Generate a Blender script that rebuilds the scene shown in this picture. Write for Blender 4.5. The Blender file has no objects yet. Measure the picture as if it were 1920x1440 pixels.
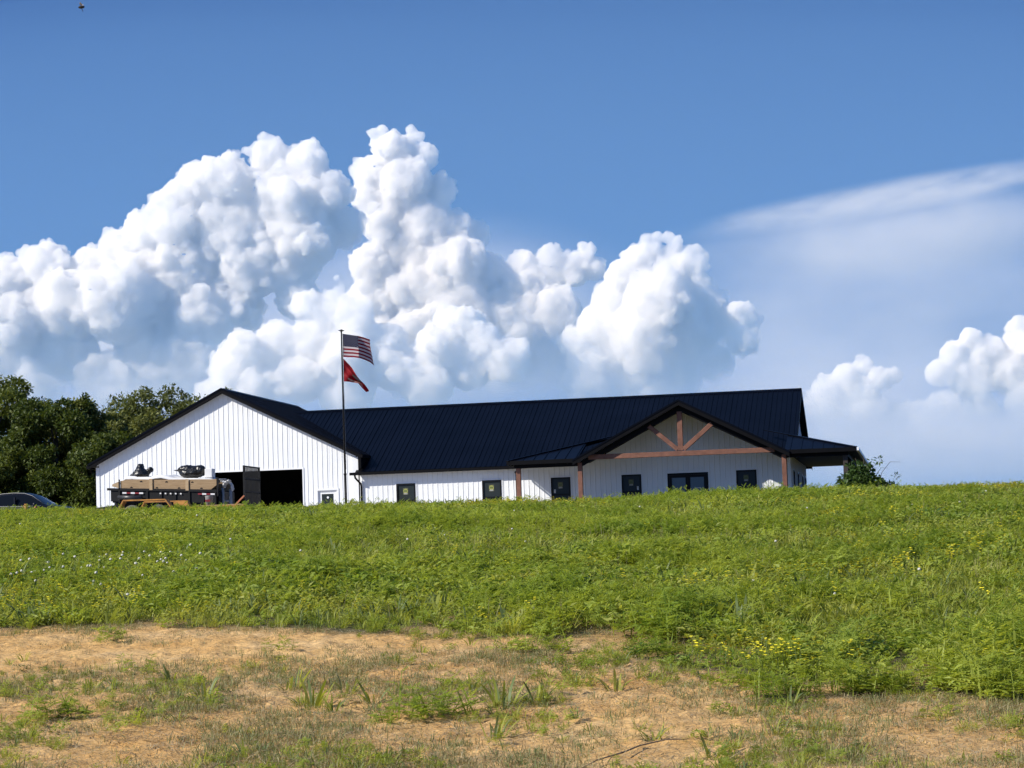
import bpy, math, random
import numpy as np
from mathutils import Vector, Matrix

random.seed(7); RNG = np.random.default_rng(7)
scene = bpy.context.scene
col = scene.collection
R = math.radians

# ------------------------------------------------------------------ camera
YAW, PITCH, ROLL = .1772, .0805, .033
CAM = np.array([37.2, -99.34, -1.776])
FWD = np.array([-math.sin(YAW), math.cos(YAW)])      # downhill-to-uphill direction
RGT = np.array([math.cos(YAW), math.sin(YAW)])
cam_d = bpy.data.cameras.new('camera'); cam = bpy.data.objects.new('camera', cam_d); col.objects.link(cam)
cam_d.sensor_width = 36; cam_d.lens = 4280 / 1920 * 36
cam_d.clip_start = .5; cam_d.clip_end = 60000
cam.location = CAM
cam.rotation_euler = (Matrix.Rotation(YAW, 3, 'Z') @ Matrix.Rotation(math.pi / 2 + PITCH, 3, 'X') @ Matrix.Rotation(-ROLL, 3, 'Z')).to_euler()
scene.camera = cam

# ------------------------------------------------------------------ sky, sun, exposure
sun_dir = Vector((-1.27, -1.0, 1.11)).normalized()      # towards the sun: behind the camera's left shoulder
elev = math.asin(sun_dir.z)
azim = math.atan2(sun_dir.x, sun_dir.y)                  # clockwise from +Y
world = bpy.data.worlds.new('World'); scene.world = world; world.use_nodes = True
wn = world.node_tree.nodes; wl = world.node_tree.links
bg = wn['Background']; sky = wn.new('ShaderNodeTexSky')
sky.sky_type = 'NISHITA'; sky.sun_disc = False
sky.sun_elevation = elev; sky.sun_rotation = azim
sky.altitude = 250; sky.air_density = 1.0; sky.dust_density = .2; sky.ozone_density = 10
wtc = wn.new('ShaderNodeTexCoord'); wad = wn.new('ShaderNodeVectorMath'); wad.operation = 'ADD'; wad.inputs[1].default_value = (0, 0, .36)
wl.new(wtc.outputs['Generated'], wad.inputs[0]); wl.new(wad.outputs[0], sky.inputs[0])     # deep clear air: no bright rim at the horizon
wl.new(sky.outputs[0], bg.inputs[0]); bg.inputs[1].default_value = .138
sd = bpy.data.lights.new('sun', 'SUN'); sun = bpy.data.objects.new('sun', sd); col.objects.link(sun)
sd.energy = 4.9; sd.angle = R(.53); sd.color = (1, .945, .85)
sun.rotation_euler = (-sun_dir).to_track_quat('-Z', 'Y').to_euler()
vs = scene.view_settings
vs.view_transform = 'Standard'; vs.look = 'None'; vs.gamma = 1; vs.exposure = .31; vs.use_curve_mapping = False
scene.render.engine = 'CYCLES'
cy = scene.cycles
cy.use_denoising = True; cy.use_adaptive_sampling = True; cy.adaptive_threshold = .02
cy.max_bounces = 14; cy.diffuse_bounces = 4; cy.glossy_bounces = 3; cy.transmission_bounces = 4; cy.transparent_max_bounces = 12; cy.volume_bounces = 12
cy.caustics_reflective = False; cy.caustics_refractive = False

# ------------------------------------------------------------------ helpers
def new_mat(name):
    m = bpy.data.materials.new(name); m.use_nodes = True
    return m, m.node_tree.nodes, m.node_tree.links, m.node_tree.nodes['Principled BSDF']

def mat(name, c, rough=.6, var=.0, scale=3., metal=0., spec=.5, bump=0., bscale=40., c2=None, stretch=None, coat=0.):
    m, n, l, p = new_mat(name)
    p.inputs['Base Color'].default_value = (*c, 1); p.inputs['Roughness'].default_value = rough
    p.inputs['Metallic'].default_value = metal; p.inputs['Specular IOR Level'].default_value = spec
    p.inputs['Coat Weight'].default_value = coat
    tc = n.new('ShaderNodeTexCoord'); mp = n.new('ShaderNodeMapping'); l.new(tc.outputs['Object'], mp.inputs[0])
    if stretch: mp.inputs['Scale'].default_value = stretch
    if var or c2:
        t = n.new('ShaderNodeTexNoise'); t.inputs['Scale'].default_value = scale; t.inputs['Detail'].default_value = 6
        l.new(mp.outputs[0], t.inputs['Vector'])
        r = n.new('ShaderNodeValToRGB'); l.new(t.outputs[0], r.inputs[0]); l.new(r.outputs[0], p.inputs['Base Color'])
        a = tuple(x * (1 - var) for x in c); b = c2 if c2 else tuple(min(1, x * (1 + var)) for x in c)
        r.color_ramp.elements[0].position = .33; r.color_ramp.elements[1].position = .68
        r.color_ramp.elements[0].color = (*a, 1); r.color_ramp.elements[1].color = (*b, 1)
    if bump:
        t2 = n.new('ShaderNodeTexNoise'); t2.inputs['Scale'].default_value = bscale; t2.inputs['Detail'].default_value = 5
        l.new(mp.outputs[0], t2.inputs['Vector'])
        b_ = n.new('ShaderNodeBump'); b_.inputs['Strength'].default_value = bump; b_.inputs['Distance'].default_value = .02
        l.new(t2.outputs[0], b_.inputs['Height']); l.new(b_.outputs[0], p.inputs['Normal'])
    return m

def leaf_mat(name, c, c2, trans=.3, rough=.55, patch=False):
    """leaf: colour differs from plant to plant and from leaf to leaf, light passes through"""
    m, n, l, p = new_mat(name)
    oi = n.new('ShaderNodeObjectInfo'); g = n.new('ShaderNodeNewGeometry')
    ad = n.new('ShaderNodeMath'); ad.operation = 'ADD'; l.new(oi.outputs['Random'], ad.inputs[0]); l.new(g.outputs['Random Per Island'], ad.inputs[1])
    hf = n.new('ShaderNodeMath'); hf.operation = 'MULTIPLY'; hf.inputs[1].default_value = .5; l.new(ad.outputs[0], hf.inputs[0])
    mx = n.new('ShaderNodeMix'); mx.data_type = 'RGBA'; l.new(hf.outputs[0], mx.inputs[0])
    mx.inputs[6].default_value = (*c, 1); mx.inputs[7].default_value = (*c2, 1)
    if patch:                                            # drifts of yellower and darker plants across the field
        no = n.new('ShaderNodeTexNoise'); no.inputs['Scale'].default_value = .45; no.inputs['Detail'].default_value = 4; l.new(g.outputs['Position'], no.inputs['Vector'])
        mr_ = n.new('ShaderNodeMapRange'); mr_.inputs[1].default_value = .34; mr_.inputs[2].default_value = .66; l.new(no.outputs[0], mr_.inputs[0])
        a2 = n.new('ShaderNodeMath'); a2.operation = 'MULTIPLY_ADD'; a2.inputs[1].default_value = .55; l.new(mr_.outputs[0], a2.inputs[0]); a3 = n.new('ShaderNodeMath'); a3.operation = 'MULTIPLY'; a3.inputs[1].default_value = .55; l.new(hf.outputs[0], a3.inputs[0]); l.new(a3.outputs[0], a2.inputs[2]); l.new(a2.outputs[0], mx.inputs[0])
    l.new(mx.outputs[2], p.inputs['Base Color']); p.inputs['Roughness'].default_value = rough; p.inputs['Specular IOR Level'].default_value = .35
    tr = n.new('ShaderNodeBsdfTranslucent'); ms = n.new('ShaderNodeMixShader'); ms.inputs[0].default_value = trans
    br = n.new('ShaderNodeMix'); br.data_type = 'RGBA'; br.blend_type = 'MULTIPLY'; br.inputs[0].default_value = 1
    l.new(mx.outputs[2], br.inputs[6]); br.inputs[7].default_value = (1.5, 1.4, .7, 1)
    l.new(br.outputs[2], tr.inputs[0])
    l.new(p.outputs[0], ms.inputs[1]); l.new(tr.outputs[0], ms.inputs[2]); l.new(ms.outputs[0], n['Material Output'].inputs[0])
    return m

def obj(name, data, parent=None, m=None, smooth=False):
    o = bpy.data.objects.new(name, data); col.objects.link(o)
    if m is not None and data is not None and len(data.materials) == 0: data.materials.append(m)
    if smooth:
        data.polygons.foreach_set('use_smooth', np.ones(len(data.polygons), bool))
    if parent is not None:
        o.parent = parent
        if parent.get('root'): o.location = [-x for x in parent.location]     # meshes are written in world metres
    return o

def mesh(name, v, f, m=None, parent=None, smooth=False):
    d = bpy.data.meshes.new(name); d.from_pydata([tuple(map(float, p)) for p in v], [], f); d.update()
    return obj(name, d, parent, m, smooth)

def tag(o, label, cat, group=None):
    o['label'] = label; o['category'] = cat
    if group: o['group'] = group
    return o

def thing(name, loc, label, cat, group=None):
    o = bpy.data.objects.new(name, None); col.objects.link(o); o.location = loc; o['root'] = 1
    o.empty_display_size = .3
    return tag(o, label, cat, group)

class MB:
    """collects boxes, beams, tubes, prisms and lathes into one mesh"""
    def __init__(s): s.v = []; s.f = []
    def add(s, v, f):
        n = len(s.v); s.v += [tuple(p) for p in v]; s.f += [tuple(i + n for i in q) for q in f]; return s
    def box(s, a, b):
        (x0, y0, z0), (x1, y1, z1) = a, b
        return s.add([(x0, y0, z0), (x1, y0, z0), (x1, y1, z0), (x0, y1, z0), (x0, y0, z1), (x1, y0, z1), (x1, y1, z1), (x0, y1, z1)],
                     [(0, 3, 2, 1), (4, 5, 6, 7), (0, 1, 5, 4), (1, 2, 6, 5), (2, 3, 7, 6), (3, 0, 4, 7)])
    def beam(s, p, q, w, h, up=(0, 0, 1)):
        p, q = Vector(p), Vector(q); d = (q - p).normalized(); u = Vector(up); sd_ = d.cross(u).normalized(); u = sd_.cross(d)
        v = []
        for e in (p, q):
            for a, b in ((-1, -1), (1, -1), (1, 1), (-1, 1)): v.append(e + sd_ * (a * w / 2) + u * (b * h / 2))
        return s.add(v, [(0, 1, 2, 3), (7, 6, 5, 4), (0, 4, 5, 1), (1, 5, 6, 2), (2, 6, 7, 3), (3, 7, 4, 0)])
    def tube(s, pts, r, n=8, cap=True):
        pts = [Vector(p) for p in pts]; rr = r if isinstance(r, (list, tuple)) else [r] * len(pts); v = []; f = []
        for i, p in enumerate(pts):
            d = (pts[min(i + 1, len(pts) - 1)] - pts[max(i - 1, 0)]).normalized()
            a = d.orthogonal().normalized() if i == 0 else (a - d * a.dot(d)).normalized()
            b = d.cross(a)
            for k in range(n):
                t = 2 * math.pi * k / n; v.append(p + (a * math.cos(t) + b * math.sin(t)) * rr[i])
        for i in range(len(pts) - 1):
            for k in range(n): f.append((i * n + k, i * n + (k + 1) % n, (i + 1) * n + (k + 1) % n, (i + 1) * n + k))
        if cap: f.append(tuple(range(n - 1, -1, -1))); f.append(tuple((len(pts) - 1) * n + k for k in range(n)))
        return s.add(v, f)
    def prism(s, poly, d):
        """poly: 3-D outline, d: extrusion vector"""
        n = len(poly); v = [Vector(p) for p in poly]; d = Vector(d); v = v + [p + d for p in v]
        f = [tuple(range(n - 1, -1, -1)), tuple(range(n, 2 * n))] + [(i, (i + 1) % n, n + (i + 1) % n, n + i) for i in range(n)]
        return s.add(v, f)
    def lathe(s, prof, c, axis='Y', n=20):
        v = []; f = []; c = Vector(c)
        for (r, h) in prof:
            for k in range(n):
                t = 2 * math.pi * k / n; a, b = r * math.cos(t), r * math.sin(t)
                v.append(c + (Vector((a, h, b)) if axis == 'Y' else Vector((a, b, h)) if axis == 'Z' else Vector((h, a, b))))
        for i in range(len(prof) - 1):
            for k in range(n): f.append((i * n + k, i * n + (k + 1) % n, (i + 1) * n + (k + 1) % n, (i + 1) * n + k))
        return s.add(v, f)
    def build(s, name, m, parent=None, smooth=False, bevel=0):
        o = mesh(name, s.v, s.f, m, parent, smooth)
        if bevel:
            b = o.modifiers.new('bevel', 'BEVEL'); b.width = bevel; b.segments = 2; b.limit_method = 'ANGLE'
        return o

# smooth lattice noise
def vnoise(x, y, seed=0):
    x = np.asarray(x, float); y = np.asarray(y, float)
    xi = np.floor(x).astype(np.int64); yi = np.floor(y).astype(np.int64); fx = x - xi; fy = y - yi
    def h(a, b):
        n = (a * 374761393 + b * 668265263 + seed * 974634777) & 0x7fffffff
        n = ((n ^ (n >> 13)) * 1274126177) & 0x7fffffff
        return ((n ^ (n >> 16)) & 0xffff) / 65535.
    fx = fx * fx * (3 - 2 * fx); fy = fy * fy * (3 - 2 * fy)
    return (h(xi, yi) * (1 - fx) + h(xi + 1, yi) * fx) * (1 - fy) + (h(xi, yi + 1) * (1 - fx) + h(xi + 1, yi + 1) * fx) * fy
def fbm(x, y, o=4, seed=0):
    a, t = .5, 0
    for i in range(o): t = t + a * vnoise(x * 2 ** i, y * 2 ** i, seed + i); a *= .5
    return t / (1 - .5 ** o)

# ------------------------------------------------------------------ terrain
_TS = np.array([-60, 0, 10, 18, 25, 32, 40, 48, 55, 60, 65, 72, 80, 88, 96, 110, 140, 300, 3500.])
_TZ = np.array([-3.6, -3.42, -3.36, -3.25, -2.82, -2.30, -1.66, -1.02, -.52, -.24, -.08, .1, .18, .15, 0., -.05, -.1, -.6, -12])
_xs = np.arange(-60, 400, .5); _zz = np.interp(_xs, _TS, _TZ); _k = np.hanning(15); _k /= _k.sum()
_zz[10:-10] = np.convolve(_zz, _k, 'same')[10:-10]
def gz_st(s, t):
    s = np.asarray(s, float); t = np.asarray(t, float)
    z = np.where(s < 390, np.interp(s, _xs, _zz), np.interp(s, _TS, _TZ))
    near = np.clip((90 - s) / 20, 0, 1) * np.clip((s + 20) / 20, 0, 1)
    z = z + np.interp(t, [-16, 2, 9], [.03, -.11, -.08]) * np.clip((s - 40) / 18, 0, 1) * np.clip((84 - s) / 14, 0, 1)
    return z + near * ((fbm(s * .12, t * .12, 3, 5) - .5) * .22 + (fbm(s * .8, t * .8, 3, 11) - .5) * .05)
def st2xy(s, t): return CAM[0] + s * FWD[0] + t * RGT[0], CAM[1] + s * FWD[1] + t * RGT[1]
def xy2st(x, y):
    dx, dy = x - CAM[0], y - CAM[1]; return dx * FWD[0] + dy * FWD[1], dx * RGT[0] + dy * RGT[1]
def gz(x, y):
    s, t = xy2st(x, y); return float(gz_st(s, t))
# lower edge of the tall grass, as (t, s)
_BT = np.array([-30, -12, -7.04, -6.2, -4.9, -3.5, -2.26, -1.2, -.5, .15, .8, 1.48, 2.1, 2.8, 3.45, 4.4, 8, 30])
_BS = np.array([31, 31., 31.05, 31.35, 31.45, 30.45, 29., 29.1, 28.2, 27., 26.2, 23.9, 22.0, 21.3, 20.9, 20.2, 19.5, 19.])
def edge_s(t): return np.interp(t, _BT, _BS)
def grassy(s, t):
    """0 bare dirt .. 1 tall grass"""
    d = s - edge_s(t)
    bald = np.clip((fbm(s * .55, t * 1.1, 3, 23) - .50) * 9, 0, 1) * np.clip((t + 2) / 2, 0, 1) * np.clip(1 - d / 7, 0, 1)      # soil showing through low on the slope
    return np.clip(d / .8 + (fbm(s * .9, t * .9, 3, 21) - .5) * (2.6 + 5 * np.clip((t + 1) / 2, 0, 1)) + .2, 0, 1) * (1 - bald)

def grid_axis(parts):
    a = [np.arange(p, q, d) for p, q, d in parts]; return np.concatenate(a + [[parts[-1][1]]])
gs = grid_axis([(-60, 8, 4), (8, 14.5, .5), (14.5, 33, .055), (33, 76, .6), (76, 120, 4), (120, 400, 40), (400, 3500, 310)])
gt = grid_axis([(-3200, -400, 280), (-400, -60, 20), (-60, -14, 2), (-14, -9, .4), (-9, 7, .055), (7, 12, .4), (12, 60, 2), (60, 400, 20), (400, 3200, 280)])
S, T = np.meshgrid(gs, gt, indexing='ij'); Z = gz_st(S, T)
fine = ((S > 14) & (S < 34) & (np.abs(T) < 14)).astype(float)
bare = 1 - grassy(S, T)
clod = fbm(S * 3.2, T * 3.2, 2, 31); clod2 = vnoise(S * 7.5, T * 7.5, 41) * .6 + vnoise(S * 13, T * 13, 42) * .4
Z = Z + fine * ((np.abs(clod - .5) * 2) ** .8 * .028 + np.clip(clod2 - .48, 0, 1) * .11 - .03) * (.35 + .65 * bare)
X, Y = st2xy(S, T)
nv = S.size; ni, nj = S.shape
gd = bpy.data.meshes.new('ground')
gd.vertices.add(nv); gd.vertices.foreach_set('co', np.stack([X, Y, Z], -1).reshape(-1).astype(np.float32))
I = np.arange(nv).reshape(ni, nj); Q = np.stack([I[:-1, :-1], I[1:, :-1], I[1:, 1:], I[:-1, 1:]], -1).reshape(-1, 4)
gd.loops.add(Q.size); gd.loops.foreach_set('vertex_index', Q.reshape(-1).astype(np.int32))
gd.polygons.add(len(Q)); gd.polygons.foreach_set('loop_start', (np.arange(len(Q)) * 4).astype(np.int32))
gd.update(calc_edges=True)
at = gd.attributes.new('bare', 'FLOAT', 'POINT'); at.data.foreach_set('value', bare.reshape(-1).astype(np.float32))
m, n, l, p = new_mat('ground_soil')
tc = n.new('ShaderNodeTexCoord')
def noise_node(n, l, vec, scale, detail=6, rough=.6):
    t = n.new('ShaderNodeTexNoise'); t.inputs['Scale'].default_value = scale; t.inputs['Detail'].default_value = detail; t.inputs['Roughness'].default_value = rough
    l.new(vec, t.inputs['Vector']); return t
def ramp(n, l, src, stops):
    r = n.new('ShaderNodeValToRGB'); l.new(src, r.inputs[0]); e = r.color_ramp.elements
    while len(e) < len(stops): e.new(.5)
    for k, (pos, c) in enumerate(stops): e[k].position = pos; e[k].color = (*c, 1)
    return r
def mixc(n, l, fac, a, b, mode='MIX'):
    x = n.new('ShaderNodeMix'); x.data_type = 'RGBA'; x.blend_type = mode
    for s_, v in ((0, fac), (6, a), (7, b)):
        if hasattr(v, 'links'): l.new(v, x.inputs[s_])
        else: x.inputs[s_].default_value = v if s_ == 0 else (*v, 1)
    return x.outputs[2]
t1 = noise_node(n, l, tc.outputs['Object'], .8); t2 = noise_node(n, l, tc.outputs['Object'], 14, 8, .7); t3 = noise_node(n, l, tc.outputs['Object'], 3.5, 5)
dirt = ramp(n, l, t1.outputs[0], [(.3, (.56, .325, .115)), (.5, (.62, .40, .17)), (.7, (.63, .44, .225))]).outputs[0]
grain = ramp(n, l, t2.outputs[0], [(.28, (.36, .33, .30)), (.40, (.88, .86, .84)), (.58, (1.15, 1.12, 1.06)), (.76, (1.5, 1.46, 1.38))]).outputs[0]
dirt = mixc(n, l, 1., dirt, grain, 'MULTIPLY')
thatch = ramp(n, l, t3.outputs[0], [(.3, (.05, .055, .02)), (.6, (.11, .10, .045)), (.75, (.17, .14, .07))]).outputs[0]
an = n.new('ShaderNodeAttribute'); an.attribute_name = 'bare'
l.new(mixc(n, l, an.outputs['Fac'], thatch, dirt), p.inputs['Base Color'])
p.inputs['Roughness'].default_value = .95; p.inputs['Specular IOR Level'].default_value = .15
bp = n.new('ShaderNodeBump'); bp.inputs['Strength'].default_value = .8; bp.inputs['Distance'].default_value = .03
l.new(t2.outputs[0], bp.inputs['Height']); l.new(bp.outputs[0], p.inputs['Normal'])
ground = obj('ground', gd, None, m, True); ground['kind'] = 'structure'
# gravel yard behind the crest, where the vehicles stand
v = []; f = []
ux = np.linspace(-6, 22, 29); uy = np.linspace(-26.5, -.4, 27)
for a in ux:
    for b in uy: v.append((a, b, gz(a, b) + .012))
for i in range(28):
    for j in range(26): f.append((i * 27 + j, (i + 1) * 27 + j, (i + 1) * 27 + j + 1, i * 27 + j + 1))
yard = mesh('driveway', v, f, mat('gravel', (.45, .42, .37), .95, .3, 6, bump=.6, bscale=30), None, True); yard['kind'] = 'structure'

# ------------------------------------------------------------------ materials of the building
M = {}
M['siding'] = mat('white_painted_steel', (.77, .785, .80), .45, .04, .7, spec=.3, bump=.12, bscale=1.6)
M['trim'] = mat('white_trim', (.78, .79, .80), .4, .02, 2)
M['roof'] = mat('dark_navy_steel', (.0020, .0029, .0066), .4, .25, .5, spec=.08)
M['blacktrim'] = mat('black_trim_steel', (.003, .003, .004), .55, .2, 2, spec=.1)
M['timber'] = mat('stained_timber', (.125, .05, .03), .62, .0, 5, c2=(.20, .085, .052), stretch=(1, 1, 1), bump=.3, bscale=25)
M['inner'] = mat('dark_interior', (.035, .033, .03), .9, .2)
M['concrete'] = mat('concrete_slab', (.52, .51, .49), .9, .12, 3)
M['frame'] = mat('black_window_frame', (.005, .005, .006), .5, spec=.2)
def glass_mat(name, c, ior):
    m, n, l, p = new_mat(name); p.inputs['Base Color'].default_value = (*c, 1); p.inputs['Roughness'].default_value = .04
    p.inputs['IOR'].default_value = ior; p.inputs['Specular IOR Level'].default_value = .5
    t = n.new('ShaderNodeTexNoise'); t.inputs['Scale'].default_value = 1.3; b = n.new('ShaderNodeBump'); b.inputs['Strength'].default_value = .05; b.inputs['Distance'].default_value = .02
    l.new(t.outputs[0], b.inputs['Height']); l.new(b.outputs[0], p.inputs['Normal']); return m
M['glass'] = glass_mat('dark_window_glass', (.028, .034, .034), 1.2)
M['glass_door'] = glass_mat('sky_tinted_door_glass', (.085, .105, .12), 1.45)  # pale blue-grey base stands in for the sky reflected in the panes
M['sticker_y'] = mat('yellow_label', (.26, .27, .06), .6)
M['sticker_d'] = mat('label_print', (.05, .09, .03), .6)
M['sticker_w'] = mat('white_label', (.5, .5, .5), .6)

# ------------------------------------------------------------------ the house
GW = 12.19; GD = 12.2; GP = .5; GR = 6.74          # garage: width, depth, pitch, ridge
HX0, HX1, HD = GW, 31.5, 13.4                      # house
HR = 6.03; HP = .47                                # ridge height, pitch
house = thing('farmhouse', (16, 3, 0), 'long white metal sided farmhouse with dark roof, attached garage and timber framed porch', 'house')
GE = .30                                            # roof overhang
def g_roof(x): return GR - GP * abs(x - GW / 2)
def h_front(y): return HR - HP * (HD / 2 - y)
PGX, PGZ, PGP, PGW = 27.05, 5.10, .515, 4.62        # porch gable: centre, peak, pitch, half width
PY = -2.4; PO = -2.8                                # post line, eave line

def ribbed(pname, O, U, V, N, width, v0, v1, m, parent, holes=(), brk=(), pw=.9144, rib=.2286, h=.019, hw=.018, lap=.003, u_start=0., big=1.):
    O, U, V, N = map(Vector, (O, U, V, N)); k = 0; u = u_start
    while u < width - 1e-4:
        e = min(u + pw, width); us = {round(u, 5), round(e, 5)}
        cs = [u + rib * (j + .5) for j in range(int(round(pw / rib)))]
        for c in cs:
            for d in (-hw, -hw * .45, hw * .45, hw): us.add(round(c + d, 5))
        for b in brk: us.add(b)
        for hl in holes: us.add(hl[0]); us.add(hl[1])
        us = sorted(x for x in us if u - 1e-6 <= x <= e + 1e-6)
        first = cs[0]
        def hh(x):
            d = min(abs(x - c) for c in cs); g = big if abs(x - first) < .05 else 1
            return g * h * min(1, max(0, (hw - d) / (hw * .55))) + lap * (k % 2)
        v = []; f = []
        for a, b in zip(us[:-1], us[1:]):
            if b - a < 1e-4: continue
            mid = (a + b) / 2; iv = [(v0(a), v1(a), v0(b), v1(b))]
            if iv[0][1] - iv[0][0] < 1e-4 and iv[0][3] - iv[0][2] < 1e-4: continue
            for hl in holes:
                if hl[0] < mid < hl[1]:
                    nx = []
                    for q in iv:
                        if hl[2] > min(q[0], q[2]): nx.append((q[0], hl[2], q[2], hl[2]))
                        if hl[3] < max(q[1], q[3]): nx.append((hl[3], q[1], hl[3], q[3]))
                    iv = nx
            for q in iv:
                n0 = len(v)
                for uu, vv in ((a, q[0]), (b, q[2]), (b, q[3]), (a, q[1])): v.append(O + U * uu + V * vv + N * hh(uu))
                f.append((n0, n0 + 1, n0 + 2, n0 + 3))
        if f: mesh(pname, v, f, m, parent)
        u += pw; k += 1

def wall_back(name, O, U, N, width, v0, v1, holes, brk=()):
    """the wall itself, behind its siding"""
    O, U, N = Vector(O), Vector(U), Vector(N); us = sorted({0, width, *[h for q in holes for h in q[:2]], *brk}); b = MB()
    for a, c in zip(us[:-1], us[1:]):
        mid = (a + c) / 2; iv = [(v0(a), v1(a), v0(c), v1(c))]
        for hl in holes:
            if hl[0] < mid < hl[1]:
                nx = []
                for q in iv:
                    if hl[2] > q[0] + 1e-4: nx.append((q[0], hl[2], q[2], hl[2]))
                    if hl[3] < max(q[1], q[3]): nx.append((hl[3], q[1], hl[3], q[3]))
                iv = nx
        for q in iv:
            pl = [O + U * a + Vector((0, 0, q[0])), O + U * c + Vector((0, 0, q[2])), O + U * c + Vector((0, 0, q[3])), O + U * a + Vector((0, 0, q[1]))]
            b.prism([x - N * .03 for x in pl], -N * .11)
    return b.build(name, M['inner'], house)
Zc = lambda z: (lambda u: z)

# garage front
gd_h = (5.44, 9.71, -.01, 2.98)                     # the open vehicle door
md_h = (10.40, 11.30, -.01, 1.98)                   # the small door
gh = [gd_h, md_h]; gtop = lambda u: g_roof(u) - .16
w = wall_back('garage_front_wall', (0, 0, 0), (1, 0, 0), (0, -1, 0), GW, Zc(0), gtop, gh, (GW / 2,))
ribbed('siding_panel', (0, 0, 0), (1, 0, 0), (0, 0, 1), (0, -1, 0), GW, Zc(.05), gtop, M['siding'], w, gh, (GW / 2,))
w = wall_back('garage_side_wall', (0, 0, 0), (0, 1, 0), (-1, 0, 0), GD, Zc(0), Zc(3.5), [])
ribbed('siding_panel', (0, 0, 0), (0, 1, 0), (0, 0, 1), (-1, 0, 0), GD, Zc(.05), Zc(3.5), M['siding'], w)
w = wall_back('garage_side_wall', (GW, 0, 0), (0, 1, 0), (1, 0, 0), GD, Zc(0), Zc(3.5), [])
ribbed('siding_panel', (GW, .0, 0), (0, 1, 0), (0, 0, 1), (1, 0, 0), 2.2, Zc(2.9), Zc(3.5), M['blacktrim'], w)
w = wall_back('garage_rear_wall', (0, GD, 0), (1, 0, 0), (0, 1, 0), GW, Zc(0), gtop, [], (GW / 2,))
# house front, with the gable over the porch
wins = [(14.02, 14.89), (17.92, 18.79), (21.01, 21.88), (24.15, 25.02), (29.17, 30.05)]
WZ0, WZ1 = .62, 2.14
fd_h = (26.17, 27.95, -.01, 2.12)
def ftop(X_): return max(2.72, PGZ - .18 - PGP * abs(X_ - PGX)) if abs(X_ - PGX) < 4.55 else 2.72
fh = [(a - HX0, b - HX0, WZ0, WZ1) for a, b in wins] + [(fd_h[0] - HX0, fd_h[1] - HX0, fd_h[2], fd_h[3])]
fb = (PGX - HX0, PGX - 4.28 - HX0, PGX + 4.28 - HX0)
w = wall_back('house_front_wall', (HX0, 0, 0), (1, 0, 0), (0, -1, 0), HX1 - HX0, Zc(0), lambda u: ftop(u + HX0), fh, fb)
ribbed('siding_panel', (HX0, 0, 0), (1, 0, 0), (0, 0, 1), (0, -1, 0), HX1 - HX0, Zc(.05), lambda u: ftop(u + HX0), M['siding'], w, fh, fb, u_start=.16)
# right end
rtop = lambda u: HR - .14 - HP * abs(u - HD / 2)
rw = [(2.1, 2.95), (5.4, 6.25), (9.1, 9.95), (12.2, 13.0)]
rh = [(a, b, WZ0, WZ1) for a, b in rw]
w = wall_back('house_end_wall', (HX1, 0, 0), (0, 1, 0), (1, 0, 0), HD, Zc(0), rtop, rh, (HD / 2,))
ribbed('siding_panel', (HX1, 0, 0), (0, 1, 0), (0, 0, 1), (1, 0, 0), HD, Zc(.05), rtop, M['siding'], w, rh, (HD / 2,))
w = wall_back('house_rear_wall', (HX0, HD, 0), (1, 0, 0), (0, 1, 0), HX1 - HX0, Zc(0), Zc(2.7), [])
MB().box((.05, .05, -.5), (HX1 - .05, GD - .1, .0)).build('floor_slab', M['concrete'], house)
MB().box((HX0 + 2, -2.7, -.5), (34.2, -.02, -.02)).box((HX1 + .02, .0, -.5), (34.2, HD, -.03)).build('porch_slab', M['concrete'], house)

# corner trims
b = MB()
for x0 in (-.025, ):
    b.box((x0, -.035, -.1), (.13, -.0, 3.42))
b.box((-.035, -.03, -.1), (-.004, .12, 3.42)); b.build('corner_trim', M['trim'], house)
MB().box((12.02, -.04, .05), (12.30, -.003, 3.42)).build('corner_trim', M['trim'], house)
MB().box((HX1 - .11, -.036, .05), (HX1 + .03, -.003, 2.70)).box((HX1 + .003, -.034, .05), (HX1 + .034, .11, 2.70)).build('corner_trim', M['trim'], house)

# windows
def window(u0, u1, z0, z1, place, label_at=None, gl='glass', axis='X'):
    fr = MB(); t = .065
    def bx(a0, a1, c0, c1, d0, d1, B):
        if axis == 'X': B.box((a0, place + d0, c0), (a1, place + d1, c1))
        else: B.box((place - d1, a0, c0), (place - d0, a1, c1))
    bx(u0, u0 + t, z0, z1, -.045, .05, fr); bx(u1 - t, u1, z0, z1, -.045, .05, fr)
    bx(u0 + t, u1 - t, z0, z0 + t, -.045, .05, fr); bx(u0 + t, u1 - t, z1 - t, z1, -.045, .05, fr)
    zm = (z0 + z1) / 2
    bx(u0 + t, u1 - t, zm - .03, zm + .03, -.03, .04, fr)
    W = fr.build('window', M['frame'], house)
    tr = MB(); k = .05
    bx(u0 - k, u0 - .002, z0 - k, z1 + k, -.03, -.001, tr); bx(u1 + .002, u1 + k, z0 - k, z1 + k, -.03, -.001, tr)
    bx(u0 - .002, u1 + .002, z1 + .002, z1 + k, -.03, -.001, tr); bx(u0 - .002, u1 + .002, z0 - k, z0 - .002, -.03, -.001, tr)
    tr.build('window_trim', M['trim'], W)
    for c0, c1 in ((z0 + t, zm - .03), (zm + .03, z1 - t)):
        g = MB(); bx(u0 + t, u1 - t, c0, c1, .0, .012, g); g.build('pane', M[gl], W)
    return W
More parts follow.
